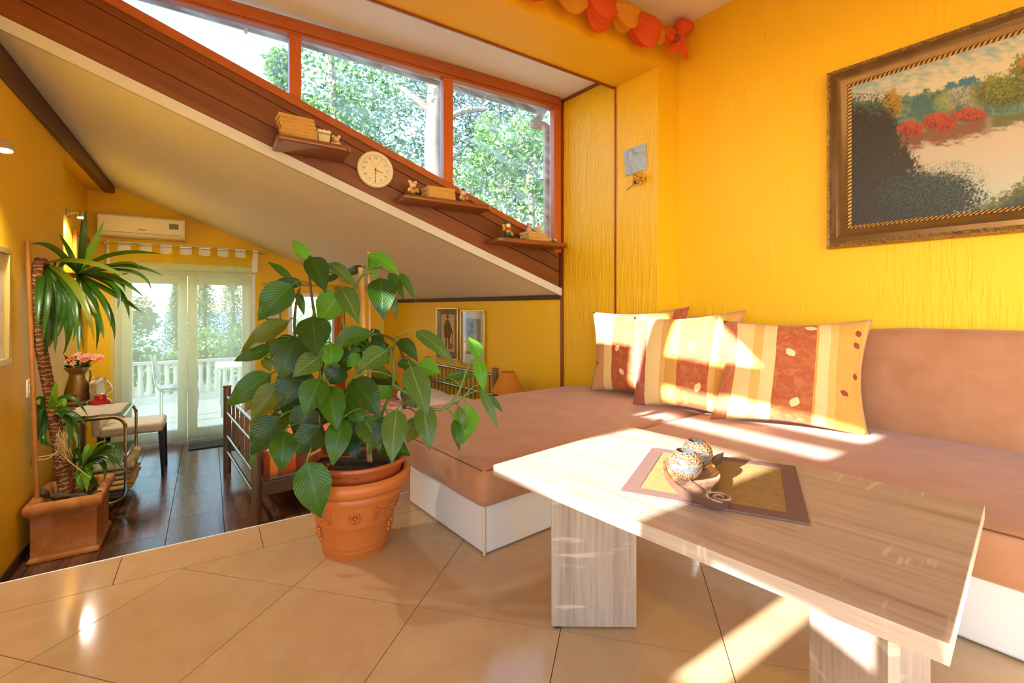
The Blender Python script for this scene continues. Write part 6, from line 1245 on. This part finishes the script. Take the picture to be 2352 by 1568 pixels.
for (x, y, d, r_, lab, mt_) in ((305, 812, 11, .55, 'rounded green bush just beyond the terrace balustrade', 'fol_mid'), (480, 800, 10.6, .55, 'bright green bush beyond the balustrade and the terrace table', 'fol_light'), (298, 715, 13.5, .6, 'leafy tree top rising over the balustrade', 'fol_mid'), (395, 850, 9.2, .42, 'low green bush between two larger bushes past the balustrade', 'fol_mid'), (735, 760, 13, .8, 'green tree outside the small window', 'fol_light'), (578, 770, 12.6, .55, 'green bush by the right door jamb', 'fol_mid')):
    p = V3(x, y, d); tree('shrub', lab, ground_(x, d), [ground_(x, d), ground_(x, d).lerp(p, .6), p], .06, [(p, (r_, r_, r_*.9)), (p+Vector((r_*.6, 0, -r_*.5)), (r_*.7,)*3), (p-Vector((r_*.5, 0, r_*.6)), (r_*.7,)*3)], 2200, .12, mt_, None)
# terrace table and chairs
tbp = BC(8.3, .55, LF-.03); tt = thing('terrace_table', 'white-topped terrace table outside the glazed door', 'table', tbp); MB().bc(7.9, 8.7, .1, 1.3, LF+.66, LF+.70).build('top', 'render_white', tt, bevel=.008)
for b_ in (7.95, 8.62):
    for c_ in (.16, 1.22): MB().tube([BC(b_, c_, LF-.03), BC(b_, c_, LF+.66)], .02, 8).build('leg', 'steel_grey', tt)
def tchair(b_, c_, sgn, lab):
    g = thing('terrace_chair', lab, 'chair', BC(b_, c_, LF-.03), 'tubular chairs on the terrace')
    for s_ in (-.2, .2):
        MB().tube(smooth_path([BC(b_+s_, c_+.2*sgn, LF-.03), BC(b_+s_, c_+.2*sgn, LF+.42), BC(b_+s_, c_-.2*sgn, LF+.42), BC(b_+s_, c_-.28*sgn, LF+.88)], 5), .011, 7).build('side_tube', 'steel_grey', g, smooth=True)
        MB().tube([BC(b_+s_, c_-.2*sgn, LF-.03), BC(b_+s_, c_-.2*sgn, LF+.42)], .011, 7).build('rear_leg', 'steel_grey', g)
    MB().bc(b_-.2, b_+.2, c_-.2, c_+.2, LF+.42, LF+.45).build('seat', 'steel_grey', g, bevel=.008)
    MB().obox(BC(b_-.2, c_-.215*sgn, LF+.52), UB*.4, UC*-.012*sgn, UZ*.34-UC*.055*sgn).build('back', 'steel_grey', g)
tchair(8.1, -.35, 1, 'grey tubular terrace chair beside the white table'); tchair(7.5, .85, 1, 'grey tubular terrace chair in front of the white table')
pb_ = BC(8.3, .62, LF+.7005); pg = thing('potted_herb', 'potted green plant on the terrace table', 'plant', pb_); MB().lathe([(.09, 0), (.13, .2), (.14, .2), (.14, .23), (.12, .22), (.11, .18)], pb_, 20).build('pot', 'steel_grey', pg, smooth=True); o = canopy([(pb_+UZ*.42, (.26, .26, .24))], 900, .1).build('foliage', 'fol_mid', pg); o['kind'] = 'stuff'; MB().tube([pb_+UZ*.15, pb_+UZ*.4], .012, 6).build('stem', 'bark', pg)
